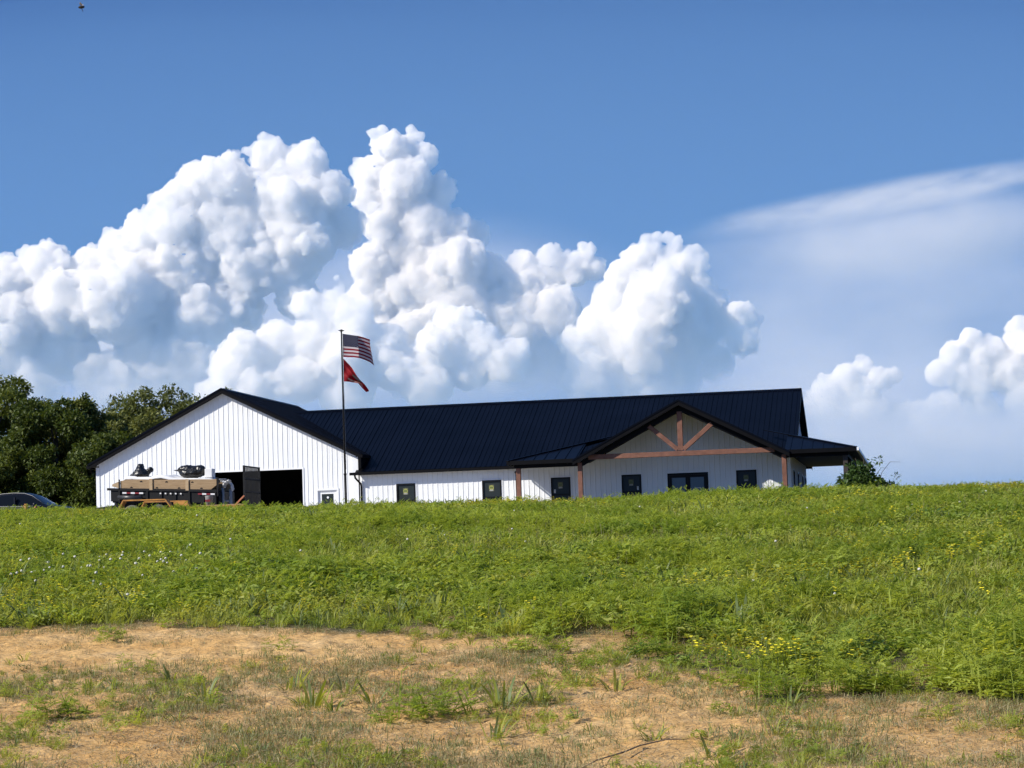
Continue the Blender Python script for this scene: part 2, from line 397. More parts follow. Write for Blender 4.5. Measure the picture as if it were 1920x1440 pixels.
for i, (a, b_) in enumerate(wins):
    W = window(a, b_, WZ0, WZ1, 0.)
    c = (a + b_) / 2 - .02; zc = 1.80
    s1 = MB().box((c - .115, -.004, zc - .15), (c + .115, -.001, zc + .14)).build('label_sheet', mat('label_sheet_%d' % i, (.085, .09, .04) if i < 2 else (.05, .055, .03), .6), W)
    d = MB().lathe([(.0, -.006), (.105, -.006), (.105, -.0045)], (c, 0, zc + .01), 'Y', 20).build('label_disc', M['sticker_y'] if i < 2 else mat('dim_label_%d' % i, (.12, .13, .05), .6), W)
    t_ = MB()
    for q in range(3): t_.box((c - .07 + q * .05, -.0085, zc - .025), (c - .035 + q * .05, -.007, zc + .045))
    t_.build('label_print', M['sticker_d'], W)
    t_ = MB()
    for q in range(3): t_.box((c - .08, -.0065, zc - .09 - q * .022), (c + .08, -.005, zc - .08 - q * .022))
    t_.build('label_lines', M['sticker_w'], W)
    if i in (2, 3):
        x = a + .16 if i == 2 else b_ - .17
        MB().box((x - .04, -.004, 1.46), (x + .04, -.001, 1.62)).build('paper_note', M['sticker_w'], W)
for a, b_ in rw: window(a, b_, WZ0, WZ1, HX1, axis='Y')
# double glass door
a, b_, _, z1 = fd_h
D = MB(); D.box((a, -.05, 0), (a + .09, .05, z1)); D.box((b_ - .09, -.05, 0), (b_, .05, z1)); D.box((a + .09, -.05, z1 - .08), (b_ - .09, .05, z1))
D = D.build('double_door', M['frame'], house)
mid = (a + b_) / 2
for u0, u1 in ((a + .092, mid - .004), (mid + .004, b_ - .092)):
    lf = MB(); lf.box((u0, -.03, .02), (u0 + .1, .03, z1 - .085)); lf.box((u1 - .1, -.03, .02), (u1, .03, z1 - .085)); lf.box((u0 + .1, -.03, z1 - .2), (u1 - .1, .03, z1 - .085)); lf.box((u0 + .1, -.03, .02), (u1 - .1, .03, .3))
    lf.build('door_leaf', M['frame'], D)
    MB().box((u0 + .1, -.005, .3), (u1 - .1, .008, z1 - .2)).build('pane', M['glass_door'], D)
MB().box((mid + .28, -.0085, 1.44), (mid + .56, -.006, 1.465)).build('paper_strip', M['sticker_w'], D)
tr = MB(); tr.box((a - .07, -.034, 0), (a - .002, -.002, z1 + .08)); tr.box((b_ + .002, -.034, 0), (b_ + .07, -.002, z1 + .08)); tr.box((a - .002, -.034, z1 + .002), (b_ + .002, -.002, z1 + .08)); tr.build('door_trim', M['trim'], D)
# small white door with glass
a, b_, _, z1 = md_h
D = MB().box((a + .04, .05, .02), (a + .16, .09, z1 - .04)).box((b_ - .19, .05, .02), (b_ - .04, .09, z1 - .04)).box((a + .16, .05, z1 - .16), (b_ - .19, .09, z1 - .04)).box((a + .16, .05, .02), (b_ - .19, .09, .9)).build('garage_door_leaf', M['trim'], house)
MB().box((a + .16, .062, .9), (b_ - .19, .075, z1 - .16)).build('pane', M['glass'], D)
MB().lathe([(0, .056), (.05, .056), (.05, .0605)], ((a + b_) / 2 - .01, 0, 1.66), 'Y', 14).build('round_label', M['trim'], D)
MB().box((a, -.0, 0), (a + .038, .12, z1)).box((b_ - .038, 0, 0), (b_, .12, z1)).box((a + .038, 0, z1 - .038), (b_ - .038, .12, z1)).build('door_jamb', M['trim'], D)
MB().box((a - .07, -.032, 0), (a - .001, -.004, z1 + .08)).box((b_ + .001, -.032, 0), (b_ + .07, -.004, z1 + .08)).box((a - .001, -.032, z1 + .001), (b_ + .001, -.004, z1 + .08)).build('door_trim', M['trim'], D)
# vehicle doorway trim
a, b_, _, z1 = gd_h
MB().box((a - .06, -.03, 0), (a + .0, .14, z1 + .06)).box((b_, -.03, 0), (b_ + .06, .14, z1 + .06)).box((a, -.03, z1), (b_, .14, z1 + .06)).build('doorway_trim', M['trim'], house)

# --- roofs
def roof_part(name): return MB().box((0, 0, 0), (.001, .001, .001))
def slab(name, pts, th, m=None, parent=house):
    """roof deck under the metal: polygon and thickness downwards"""
    return MB().prism([Vector(p) - Vector((0, 0, .03)) for p in pts], (0, 0, -th)).build(name, m or M['blacktrim'], parent)
# garage roof
c5 = 1 / math.sqrt(1 + GP * GP); XE = GE + .02; half = GW / 2 + XE; sl = half / c5
for s_ in (-1, 1):
    ex = GW / 2 + s_ * half; ez = GR - GP * half
    d = slab('garage_roof', [(GW / 2, -GE, GR), (ex, -GE, ez), (ex, GD + GE, ez), (GW / 2, GD + GE, GR)], .09)
    ribbed('roof_panel', (ex, -GE - .01, ez), (0, 1, 0), (-s_ * c5, 0, GP * c5), (s_ * GP * c5, 0, c5), GD + 2 * GE + .02, Zc(0), Zc(sl), M['roof'], d, big=1.4, hw=.024)
    # rake board and its cover strip
    for y0, dy in ((-GE - .02, .022), (GD + GE, .02)):
        MB().prism([(GW / 2, y0, GR + .03), (ex, y0, ez + .03), (ex, y0, ez - .20), (GW / 2, y0, GR - .20)], (0, dy, 0)).build('rake_board', M['blacktrim'], d)
    MB().prism([(GW / 2, -GE - .045, GR + .055), (ex, -GE - .045, ez + .055), (ex, -GE - .045, ez - .035), (GW / 2, -GE - .045, GR - .035)], (0, .024, 0)).build('rake_strip', M['roof'], d)
    MB().box((ex - .06, -GE - .03, ez - .16), (ex + .07, GD + GE, ez - .02)).build('gutter', M['blacktrim'], d)
MB().prism([(GW / 2 - .18, 0, GR - .05), (GW / 2, 0, GR + .06), (GW / 2 + .18, 0, GR - .05), (GW / 2, 0, GR - .02)], (0, GD + .3, 0)).build('ridge_cap', M['roof'], house)
bpy.data.objects[house.children[-1].name].location.y += -.3
# main roof, front slope: from the garage slope to the right end
ch = 1 / math.sqrt(1 + HP * HP); ye = -.34; ze = h_front(ye); sl = (HD / 2 - ye) / ch
XR = HX1 + .29
def start_v(x):                                   # where the slope comes out of the garage roof
    if x < GW + .33:
        z = g_roof(x) - .02; return max(0, (z - ze) / (HP * ch))
    if abs(x - PGX) < 4.42: return max(.45, (PGZ - .05 - PGP * abs(x - PGX) - ze) / (HP * ch))
    return .45 if x > 19.75 else 0
x_l = GW / 2 + (GR - HR) / GP
d = slab('main_roof', [(x_l + .3, HD / 2, HR), (GW + .02, .5, h_front(.5)), (GW + .02, ye, ze), (19.75, ye, ze), (19.75, .06, h_front(.06)), (PGX - 4.3, .06, h_front(.06)), (PGX, HD / 2 - (HR - PGZ) / HP, PGZ), (PGX + 4.3, .06, h_front(.06)), (XR, .06, h_front(.06)), (XR, HD / 2, HR)], .08)
ribbed('roof_panel', (x_l, ye - .01, ze), (1, 0, 0), (0, ch, HP * ch), (0, -HP * ch, ch), XR - x_l, lambda u: start_v(u + x_l), Zc(sl), M['roof'], d, brk=(GW + .33 - x_l, GW + .3301 - x_l, 19.75 - x_l, 19.7501 - x_l, PGX - x_l, PGX - 4.42 - x_l, PGX + 4.42 - x_l), h=.02, hw=.024, big=1.4)
d2 = slab('main_roof_rear', [(x_l, HD / 2, HR), (XR, HD / 2, HR), (XR, HD + .34, ze), (x_l, HD + .34, ze)], .08)
mesh('roof_sheet', [(x_l, HD / 2, HR), (XR, HD / 2, HR), (XR, HD + .34, ze), (x_l, HD + .34, ze)], [(0, 1, 2, 3)], M['roof'], d2)
MB().prism([(x_l - .4, HD / 2 - .16, HR - .045), (x_l - .4, HD / 2, HR + .065), (x_l - .4, HD / 2 + .16, HR - .045), (x_l - .4, HD / 2, HR - .01)], (XR - x_l + .42, 0, 0)).build('ridge_cap', M['roof'], d)
for yy, s_ in ((ye, 1), (HD + .34, -1)):
    MB().prism([(XR, HD / 2, HR + .04), (XR, yy, ze + .04), (XR, yy, ze - .19), (XR, HD / 2, HR - .19)], (.022, 0, 0)).build('rake_board', M['blacktrim'] if s_ > 0 else M['blacktrim'], d)
MB().box((GW - .2, ye - .11, ze - .14), (20.0, ye - .012, ze - .012)).build('gutter', M['blacktrim'], d)
MB().prism([(GW + .31, -.3, 2.88), (GW + .31, -.3, 3.45), (GW + .31, 2., 3.6), (GW + .31, 1.6, 3.55)], (-.1, 0, 0)).build('wall_flashing', M['blacktrim'], d)
MB().tube([(12.22, -.40, ze - .12), (12.24, -.38, ze - .26), (12.42, -.10, ze - .52), (12.43, -.075, ze - .62), (12.43, -.075, .1)], .045, 8).build('downspout', M['blacktrim'], house)
MB().tube([(19.62, -.42, ze - .12), (19.63, -.46, ze - .22), (19.8, -2.1, ze - .36), (19.88, -2.3, ze - .44), (19.88, -2.30, .1)], .04, 8).build('downspout', M['blacktrim'], house)

# porch hip roof (low pitch) wrapping the front and right side
HXa, HXb = 19.58, 34.43; EZ = 2.80; PP = .27; cp = 1 / math.sqrt(1 + PP * PP); PW = HXb - HXa
ymax = (h_front(0) - EZ - PP * (-PO)) / (PP - HP) if False else 1.2
run = ymax - PO
XC0, XC1 = PGX - 4.42, PGX + 4.42                   # the entry gable interrupts the low roof
la, lb = XC0 - HXa, HXb - XC1
zz_ = lambda q: EZ + PP * q
dk = slab('porch_roof', [(HXa, PO, EZ), (XC0, PO, EZ), (XC0, PO + la, zz_(la)), ], .07)
ribbed('roof_panel', (HXa, PO - .01, EZ), (1, 0, 0), (0, cp, PP * cp), (0, -PP * cp, cp), la, Zc(0), lambda u: u / cp, M['roof'], dk, rib=.4572, pw=.9144, h=.03)
dk2 = slab('porch_roof', [(XC1, PO, EZ), (HXb, PO, EZ), (XC1, PO + lb, zz_(lb))], .07)
ribbed('roof_panel', (XC1, PO - .01, EZ), (1, 0, 0), (0, cp, PP * cp), (0, -PP * cp, cp), lb, Zc(0), lambda u: (lb - u) / cp, M['roof'], dk2, rib=.4572, pw=.9144, h=.03)
dl = slab('porch_roof_end', [(HXa, PO, EZ), (HXa + run, PO + run, EZ + PP * run), (HXa + .45, -.1, EZ + PP * .45), (HXa, -.1, EZ)], .07)
mesh('roof_sheet', [(HXa, PO, EZ), (HXa, -.1, EZ), (HXa + .45, -.1, EZ + PP * .45), (HXa + run, PO + run, EZ + PP * run)], [(0, 1, 2, 3)], M['roof'], dl)
YB = HD + .3; rr = HXb - HX1
dr = slab('side_porch_roof', [(HXb, PO, EZ), (HXb, YB, EZ), (HX1 + .04, YB, EZ + PP * (rr - .04)), (HX1 + .04, PO + rr - .04, EZ + PP * (rr - .04))], .07)
ribbed('roof_panel', (HXb + .01, PO, EZ), (0, 1, 0), (-cp, 0, PP * cp), (PP * cp, 0, cp), YB - PO, Zc(0), lambda u: min(u, rr - .03) / cp, M['roof'], dr, brk=(rr - .03,), rib=.4572, h=.03)
MB().beam((HXa, PO, EZ + .02), (HXa + run, PO + run, EZ + PP * run + .02), .2, .04).build('hip_cap', M['roof'], dk)
MB().beam((HXb, PO, EZ + .02), (HXb - run, PO + run, EZ + PP * run + .02), .2, .04).build('hip_cap', M['roof'], dk2)
# fascia, beams
MB().box((HXa - .02, PO - .025, EZ - .16), (XC0 + .02, PO - .003, EZ + .015)).build('fascia_board', M['blacktrim'], dk)
MB().box((XC1 - .02, PO - .025, EZ - .16), (HXb + .02, PO - .003, EZ + .015)).build('fascia_board', M['blacktrim'], dk2)
MB().box((HXb + .003, PO - .003, EZ - .16), (HXb + .025, YB, EZ + .015)).build('fascia_board', M['blacktrim'], dr)
MB().box((HXb + .026, PO, EZ - .13), (HXb + .13, YB, EZ - .0)).build('gutter', M['trim'], dr)
MB().box((HXa - .025, PO, EZ - .16), (HXa - .003, -.4, EZ + .015)).build('fascia_board', M['blacktrim'], dl)
MB().box((HXa + .25, PY - .1, EZ - .30), (PGX - 4.45, PY + .1, EZ - .05)).build('porch_beam', M['blacktrim'], house)
MB().box((PGX + 4.45, PY - .1, EZ - .30), (HXb - .32, PY + .1, EZ - .05)).build('porch_beam', M['blacktrim'], house)
MB().box((HXb - .56, PY + .102, EZ - .30), (HXb - .36, YB - .2, EZ - .05)).build('porch_beam', M['blacktrim'], house)
MB().box((HX1 + .06, PO + .05, EZ - .10), (HXb - .03, YB - .05, EZ - .075)).build('porch_ceiling', M['blacktrim'], house)
# gable roof over the entry
cg = 1 / math.sqrt(1 + PGP * PGP); GYF = PO - .05
gez = PGZ - PGP * PGW
def gy_back(x):                                    # where it runs into the main roof
    z = PGZ - PGP * abs(x - PGX); return HD / 2 - (HR - z) / HP
for s_ in (-1, 1):
    ex = PGX + s_ * PGW
    d = slab('gable_roof', [(PGX, GYF, PGZ), (ex, GYF, gez), (ex, gy_back(ex) + .1, gez), (PGX, gy_back(PGX) + .1, PGZ)], .10)
    L = PGW / cg; Wd = gy_back(PGX) - GYF
    v1f = lambda u: L
    v0f = lambda u: 0 if u + GYF < gy_back(ex) else min(L, (u + GYF - gy_back(ex)) / (gy_back(PGX) - gy_back(ex)) * L)
    ribbed('roof_panel', (ex, GYF - .01, gez), (0, 1, 0), (-s_ * cg, 0, PGP * cg), (s_ * PGP * cg, 0, cg), Wd, v0f, v1f, M['roof'], d, brk=(gy_back(ex) - GYF,))
    MB().prism([(PGX, GYF - .022, PGZ + .03), (ex, GYF - .022, gez + .03), (ex, GYF - .022, gez - .20), (PGX, GYF - .022, PGZ - .20)], (0, .02, 0)).build('rake_board', M['blacktrim'], d)
    MB().prism([(PGX, GYF - .045, PGZ + .05), (ex, GYF - .045, gez + .05), (ex, GYF - .045, gez - .03), (PGX, GYF - .045, PGZ - .03)], (0, .022, 0)).build('rake_strip', M['roof'], d)
    # rafter of the timber frame, tucked under the roof, dark painted
    MB().prism([(PGX, PY - .09, PGZ - .18), (ex - s_ * .25, PY - .09, gez + .13 - .18), (ex - s_ * .25, PY - .09, gez + .13 - .42), (PGX, PY - .09, PGZ - .44)], (0, .18, 0)).build('rafter', M['blacktrim'], d)
# timber frame
def timber(name, b): o = b.build(name, M['timber'], house, bevel=.008); return o
timber('king_post', MB().box((PGX - .11, PY - .095, 2.985), (PGX + .11, PY + .095, PGZ - .45)))
timber('brace', MB().beam((25.72, PY, 4.08), (26.93, PY, 3.03), .19, .19, (0, 1, 0)))
timber('brace', MB().beam((28.42, PY, 4.08), (27.17, PY, 3.03), .19, .19, (0, 1, 0)))
timber('tie_beam', MB().box((PGX - 3.98, PY - .1, 2.755), (PGX + 3.98, PY + .1, 2.965)))
for x in (20.0, PGX - 4.36, PGX + 4.36): timber('porch_post', MB().box((x - .095, PY - .095, -.05), (x + .095, PY + .095, 2.50 if x == 20.0 else 2.64)))
M['shaded_timber'] = mat('shade_darkened_timber', (.03, .022, .018), .7, .2, 5)  # same timber as the other posts, porch shade put into the colour
for y in (PY, 2.9, 8.1, 13.2): MB().box((33.97 - .095, y - .095, -.05), (33.97 + .095, y + .095, 2.5)).build('porch_post', M['shaded_timber'], house)

# ------------------------------------------------------------------ things in the yard
M['blackmetal'] = mat('black_painted_metal', (.006, .006, .0065), .55, .3, 4, spec=.25)
M['yellow'] = mat('yellow_orange_paint', (.36, .16, .025), .6, .3, 6)
M['redor'] = mat('worn_red_paint', (.38, .13, .06), .6, .2, 8)
M['ply'] = mat('raw_lumber', (.25, .165, .085), .8, .0, 3, c2=(.36, .25, .14), stretch=(1, 1, 9), bump=.2, bscale=10)
M['ply2'] = mat('pale_stud', (.40, .29, .17), .8, .12, 6)
M['tyre'] = mat('tyre_rubber', (.02, .02, .02), .8, .2, 8)
M['tyredust'] = mat('dusty_tyre', (.10, .10, .085), .9, .2, 8)
M['rim'] = mat('grey_rim', (.35, .35, .34), .45, .1, 5, metal=.6)
M['white'] = mat('white_plastic', (.72, .72, .72), .5, .06, 3)
M['greyw'] = mat('grey_white_wrap', (.27, .27, .27), .6, .2, 6, bump=.4, bscale=20)
M['redtape'] = mat('red_reflector', (.2, .015, .02), .4)
M['bagblack'] = mat('black_plastic_bag', (.010, .010, .011), .33, .2, 5, bump=.7, bscale=9)

def wheel(parent, x, y, z, r, wd, m_t, side=-1, hub=None):
    pr = [(r * .58, -wd / 2), (r * .93, -wd / 2), (r, -wd * .36), (r, wd * .36), (r * .93, wd / 2), (r * .58, wd / 2)]
    t = MB().lathe(pr, (x, y, z), 'Y', 24).build('tyre', m_t, parent, True)
    MB().lathe([(0, -wd * .2), (r * .2, -wd * .28), (r * .45, -wd * .2), (r * .60, -wd * .42), (r * .60, wd * .42), (0, wd * .3)], (x, y, z), 'Y', 20).build('rim', hub or M['rim'], t, True)
    return t

# --- yellow flatbed trailer
ty = thing('utility_trailer', (10, -20, gz(10, -20)), 'long yellow flatbed trailer with tandem wheels parked before the open garage', 'trailer')
fr = MB()
for y in (-20.9, -19.05): fr.box((6.7, y - .05, .66), (13.3, y + .05, .80))
for x in np.linspace(6.75, 13.25, 9): fr.box((x - .04, -20.85, .67), (x + .04, -19.10, .76))
fr.build('frame', M['yellow'], ty)
for k in range(9):
    y0 = -20.84 + k * .194
    MB().box((6.74, y0, .803), (13.26, y0 + .186, .838)).build('deck_plank', M['ply'], ty)
MB().beam((6.75, -20.8, .70), (4.95, -20.05, .72), .09, .12).beam((6.75, -19.15, .70), (4.95, -19.95, .72), .09, .12).build('tongue', M['yellow'], ty)
MB().box((4.62, -20.07, .70), (5.0, -19.93, .82)).lathe([(.0, 0), (.07, .0), (.07, .06), (0, .1)], (4.68, -20, .82), 'Z', 12).build('coupler', M['yellow'], ty)
jk = MB().tube([(4.78, -20.14, .3), (4.78, -20.14, 1.16)], .055, 10).lathe([(0, 0), (.09, 0), (.09, .03), (0, .04)], (4.78, -20.14, .27), 'Z', 12).build('jack', M['yellow'], ty, True)
MB().tube([(4.78, -20.14, 1.1), (4.78, -20.34, 1.1), (4.78, -20.34, 1.0)], .015, 6).build('crank', M['redor'], jk)
MB().tube([(5.19, -20.3, .72), (5.19, -20.3, .98), (5.24, -20.3, 1.05)], .05, 8).build('chain_post', M['redor'], ty, True)
for ys, sg in ((-21.1, -1), (-18.85, 1)):
    f = MB(); pf = [(8.78, .84), (8.93, 1.10), (10.50, 1.08), (10.70, .80)]
    for (xa, za), (xb, zb) in zip(pf[:-1], pf[1:]): f.beam((xa, ys, za), (xb, ys, zb), .36, .045, (0, 0, 1) if abs(xb - xa) > .5 else (1, 0, 0))
    f.build('fender', M['yellow'], ty)
    for x in (9.22, 10.20): wheel(ty, x, ys, gz(x, ys) + .37, .36, .2, M['tyredust'])
MB().box((10.72, -21.0, .80), (11.25, -20.97, 1.02)).build('side_board', M['yellow'], ty)
g = MB()
for y in (-20.9, -19.0): g.box((13.30, y - .03, .76), (13.36, y + .03, 2.2))
for z in (.8, 1.28, 1.74, 2.17): g.box((13.305, -20.87, z - .025), (13.355, -19.03, z + .025))
g.build('ramp_gate', M['blackmetal'], ty)
for k in range(11):
    y = -20.72 + k * .158; MB().box((13.315, y - .018, .83), (13.345, y + .018, 2.14)).build('gate_bar', M['blackmetal'], ty)
MB().beam((13.02, -21.0, .80), (13.36, -21.0, 1.12), .05, .05).build('gate_stay', M['redor'], ty)

# --- black dump trailer with plank sides
tb = thing('dump_trailer', (9, -16, gz(9, -16)), 'black dump trailer with raised plank sides heaped with building waste', 'trailer')
def tilt(b, k=-.051):
    b.v = [(x, y, z + k * (x - 6.77)) for x, y, z in b.v]; return b
Y0, Y1 = -17., -15.05
b = MB()
b.box((6.9, Y0, 1.25), (11.05, Y0 + .05, 1.66)).box((6.9, Y1 - .05, 1.25), (11.05, Y1, 1.66)).box((6.9, Y0 + .05, 1.25), (6.95, Y1 - .05, 1.66)).box((11.0, Y0 + .05, 1.25), (11.05, Y1 - .05, 1.66)).box((6.95, Y0 + .05, 1.2), (11.0, Y1 - .05, 1.28))
tilt(b).build('bed', M['blackmetal'], tb)
tilt(MB().box((6.77, Y0 - .05, 1.66), (11.08, Y0 + .08, 1.75)).box((6.77, Y1 - .08, 1.66), (11.08, Y1 + .05, 1.75))).build('top_rail', M['blackmetal'], tb)
for x in (7.25, 7.8, 8.35, 8.9, 9.45, 10.0, 10.55, 11.02):
    tilt(MB().box((x - .035, Y0 - .045, 1.2), (x + .035, Y0 - .001, 1.66))).build('side_stake', M['blackmetal'], tb)
tilt(MB().box((6.9, -16.6, 1.0), (11.0, -16.5, 1.2)).box((6.9, -15.5, 1.0), (11.0, -15.4, 1.2)).box((7.2, -16.5, 1.02), (7.3, -15.5, 1.15)).box((10.4, -16.5, 1.02), (10.5, -15.5, 1.15))).build('chassis', M['blackmetal'], tb)
tilt(MB().tube([(7.23, Y0 - .12, 1.40), (8.17, Y0 - .12, 1.40)], .085, 12)).build('side_tank', mat('dark_grey_metal', (.035, .035, .037), .35, .2), tb, True)
for x0, x1 in ((7.29, 8.44), (8.58, 9.86), (10.0, 11.07)):
    pl = [(x0, Y0 - .01, 1.75), (x1, Y0 - .01, 1.75), (x1, Y0 - .01, 2.12), (x0, Y0 - .01, 2.09)]
    if x0 > 9.9: pl = [(x0, Y0 - .01, 1.75), (x1 - .22, Y0 - .01, 1.75), (x1, Y0 - .01, 1.92), (x1, Y0 - .01, 2.14), (x0, Y0 - .01, 2.12)]
    if x0 < 7.5: pl = [(x0, Y0 - .01, 1.75), (x1, Y0 - .01, 1.75), (x1, Y0 - .01, 2.10), (x0 + .3, Y0 - .01, 2.09), (x0, Y0 - .01, 2.02)]
    B = tilt(MB().prism(pl, (0, .04, 0))).build('side_plank', M['ply'], tb)
    for fx, top in ((.38, 0), (.72, 1)) if x0 < 8 else ((.12, 0), (.42, 1), (.8, 0)) if x0 < 9 else ((.12, 1), (.45, 0)):
        cx = x0 + fx * (x1 - x0); cz = 1.99 if top else 1.765
        pts = [(cx + .055 * math.cos(a_), Y0 - .013, cz + .055 * math.sin(a_)) for a_ in np.linspace(0, math.pi, 9)]
        tilt(MB().prism(pts, (0, .002, 0))).build('hole_shade', M['blackmetal'], B)  # flat black half-disc painted in for the shade inside a plank cutout
tilt(MB().prism([(6.95, Y0 - .01, 1.82), (7.22, Y0 - .01, 1.75), (7.22, Y0 - .01, 2.0), (6.98, Y0 - .01, 1.9)], (0, .04, 0))).build('side_plank', M['ply2'], tb)
for x in (8.51, 9.93): tilt(MB().box((x - .06, Y0 - .055, 1.70), (x + .06, Y0 - .012, 2.13))).build('plank_post', M['ply2'], tb)
tilt(MB().box((7.23, Y0 - .05, 1.7), (7.28, Y0 - .005, 2.08))).build('plank_bracket', M['blackmetal'], tb)
tilt(MB().box((11.09, Y0 - .05, 1.5), (11.14, Y0 + .05, 2.2))).build('plank_bracket', M['blackmetal'], tb)
tilt(MB().box((7.0, Y1 - .02, 1.75), (11.0, Y1 + .02, 2.1))).build('far_plank', M['ply'], tb)
for q, (x0, n_) in enumerate(((7.38, 5), (10.35, 4))):
    for k in range(n_):
        a0 = x0 + k * .165
        tilt(MB().box((a0, Y0 - .052, 1.545), (a0 + .16, Y0 - .047, 1.605))).build('reflector_strip', M['white'] if (k + q) % 2 == 0 else M['redtape'], tb)
for k in range(5):
    a0 = 8.85 + k * .2; tilt(MB().box((a0, Y0 - .052, 1.55), (a0 + .06, Y0 - .047, 1.60))).build('marker', M['white'], tb)
for ys in (-17.0, -15.0):
    for x in (8.75, 9.7): wheel(tb, x, ys + .12, gz(x, ys) + .38, .37, .22, M['tyre'])
tilt(MB().beam((6.9, -16.5, 1.05), (5.75, -16.05, .9), .09, .14).beam((6.9, -15.5, 1.05), (5.75, -15.95, .9), .09, .14).tube([(6.1, -16, .35), (6.1, -16, 1.0)], .05, 8)).build('tongue', M['blackmetal'], tb)
tilt(MB().box((11.12, -16.95, 1.0), (11.17, -15.1, 1.7)).box((11.17, -16.6, .55), (11.23, -16.5, 1.6))).build('tailgate', M['blackmetal'], tb)

# --- the load
def lump(name, parts, m, label, cat, seed, amp=.12, fr_=3.):
    """crumpled soft thing fused from ellipsoids"""
    V = []; F = []; nv_ = 0
    for c, r in parts:
        v, f = ico(3); V.append(v * np.array(r) + np.array(c)); F.append(f + nv_); nv_ += len(v)
    V = np.concatenate(V); F = np.concatenate(F); cen = np.array([V[:, 0].mean(), V[:, 1].mean(), V[:, 2].min()])
    o = mesh(name, V - cen, [tuple(map(int, q)) for q in F], m); o.location = cen
    r_ = o.modifiers.new('r', 'REMESH'); r_.mode = 'VOXEL'; r_.voxel_size = .028; r_.use_smooth_shade = True
    for sc_, st in ((.35, amp), (.10, amp * .5)):
        tx = bpy.data.textures.new(name, 'CLOUDS'); tx.noise_scale = sc_; tx.noise_basis = 'VORONOI_F2_F1'
        d = o.modifiers.new('d', 'DISPLACE'); d.texture = tx; d.strength = st; d.texture_coords = 'LOCAL'
    dg = bpy.context.evaluated_depsgraph_get(); nm = bpy.data.meshes.new_from_object(o.evaluated_get(dg), depsgraph=dg)
    o.modifiers.clear(); o.data = nm
    if not nm.materials: nm.materials.append(m)
    return tag(o, label, cat)
def ico(sub):
    import bmesh
    b = bmesh.new(); bmesh.ops.create_icosphere(b, subdivisions=sub, radius=1)
    v = np.array([p.co[:] for p in b.verts]); f = np.array([[q.index for q in p.verts] for p in b.faces]); b.free(); return v, f
lump('rubbish_bag', [((7.97, -16.6, 2.24), (.38, .32, .26)), ((7.95, -16.6, 2.45), (.2, .22, .24)), ((8.36, -16.6, 2.40), (.15, .16, .15)), ((7.75, -16.6, 2.18), (.26, .24, .18))], M['bagblack'], 'peaked black rubbish bag on the left of the dump trailer load', 'bag', 1, .09)
lump('rubbish_bag', [((10.0, -16.6, 2.24), (.56, .32, .28)), ((9.8, -16.6, 2.36), (.40, .27, .2)), ((9.42, -16.6, 2.33), (.2, .12, .07)), ((10.32, -16.6, 2.28), (.26, .28, .27))], M['bagblack'], 'long black plastic bundle lying on the right of the trailer load', 'bag', 2, .09)
o = MB().box((10.55, -16.8, 2.0), (10.84, -16.4, 2.34)).build('foam_box', M['white'], None, bevel=.02); tag(o, 'white foam box beside the long black bundle on the trailer', 'box')
lump('plastic_wrap', [((11.36, -16.6, 1.78), (.20, .28, .10)), ((11.55, -16.55, 1.60), (.08, .2, .2)), ((11.25, -16.6, 1.66), (.10, .25, .12)), ((11.45, -16.7, 1.86), (.14, .2, .06)), ((11.2, -16.65, 1.85), (.10, .16, .05))], mat('pale_film', (.5, .5, .5), .5, .15, 5, bump=.5, bscale=14), 'crumpled pale plastic wrap hanging off the rear end of the dump trailer', 'wrap', 4, .13)
o = MB().tube([(11.22, -16.7, gz(11.2, -16.7)), (11.22, -16.7, 1.6)], .055, 8).tube([(11.49, -16.6, gz(11.5, -16.6)), (11.49, -16.6, 1.55)], .06, 8).tube([(11.22, -16.7, 1.1), (11.49, -16.6, 1.1)], .03, 8).build('steel_stand', M['greyw'], None, True); tag(o, 'grey two legged stand under the plastic wrap behind the dump trailer', 'stand')
# white sheeting over the load
nx_, ny_ = 70, 24; v = []; f = []
for i in range(nx_):
    for j in range(ny_):
        x = 7.15 + 3.75 * i / (nx_ - 1); y = -16.93 + 1.8 * j / (ny_ - 1)
        h = 2.17 - .051 * (x - 6.77) + .16 * float(fbm(x * 2.2, y * 2.2, 4, 77)) + .10 * math.exp(-((x - 8.95) / .35) ** 2) - .06
        v.append((x, y, h - (.12 if j in (0, ny_ - 1) else 0) - (.15 if x < 7.4 else 0)))
for i in range(nx_ - 1):
    for j in range(ny_ - 1): f.append((i * ny_ + j, (i + 1) * ny_ + j, (i + 1) * ny_ + j + 1, i * ny_ + j + 1))
o = mesh('plastic_sheeting', v, f, M['white'], None, True); so = o.modifiers.new('s', 'SOLIDIFY'); so.thickness = .01
tag(o, 'rumpled white plastic sheeting spread over the dump trailer load', 'sheeting')
bk = thing('bucket', (11.7, -19.9, .838), 'pale bucket with red print standing on the yellow trailer deck', 'bucket')
MB().lathe([(0, 0), (.125, 0), (.145, .33), (.152, .34), (.152, .36), (0, .36)], (11.7, -19.9, .838), 'Z', 24).build('pail', M['greyw'], bk, True)
for k in range(4): MB().box((11.60 + k * .05, -20.052, .98), (11.635 + k * .05, -20.035, 1.06)).build('red_print', M['redtape'], bk)

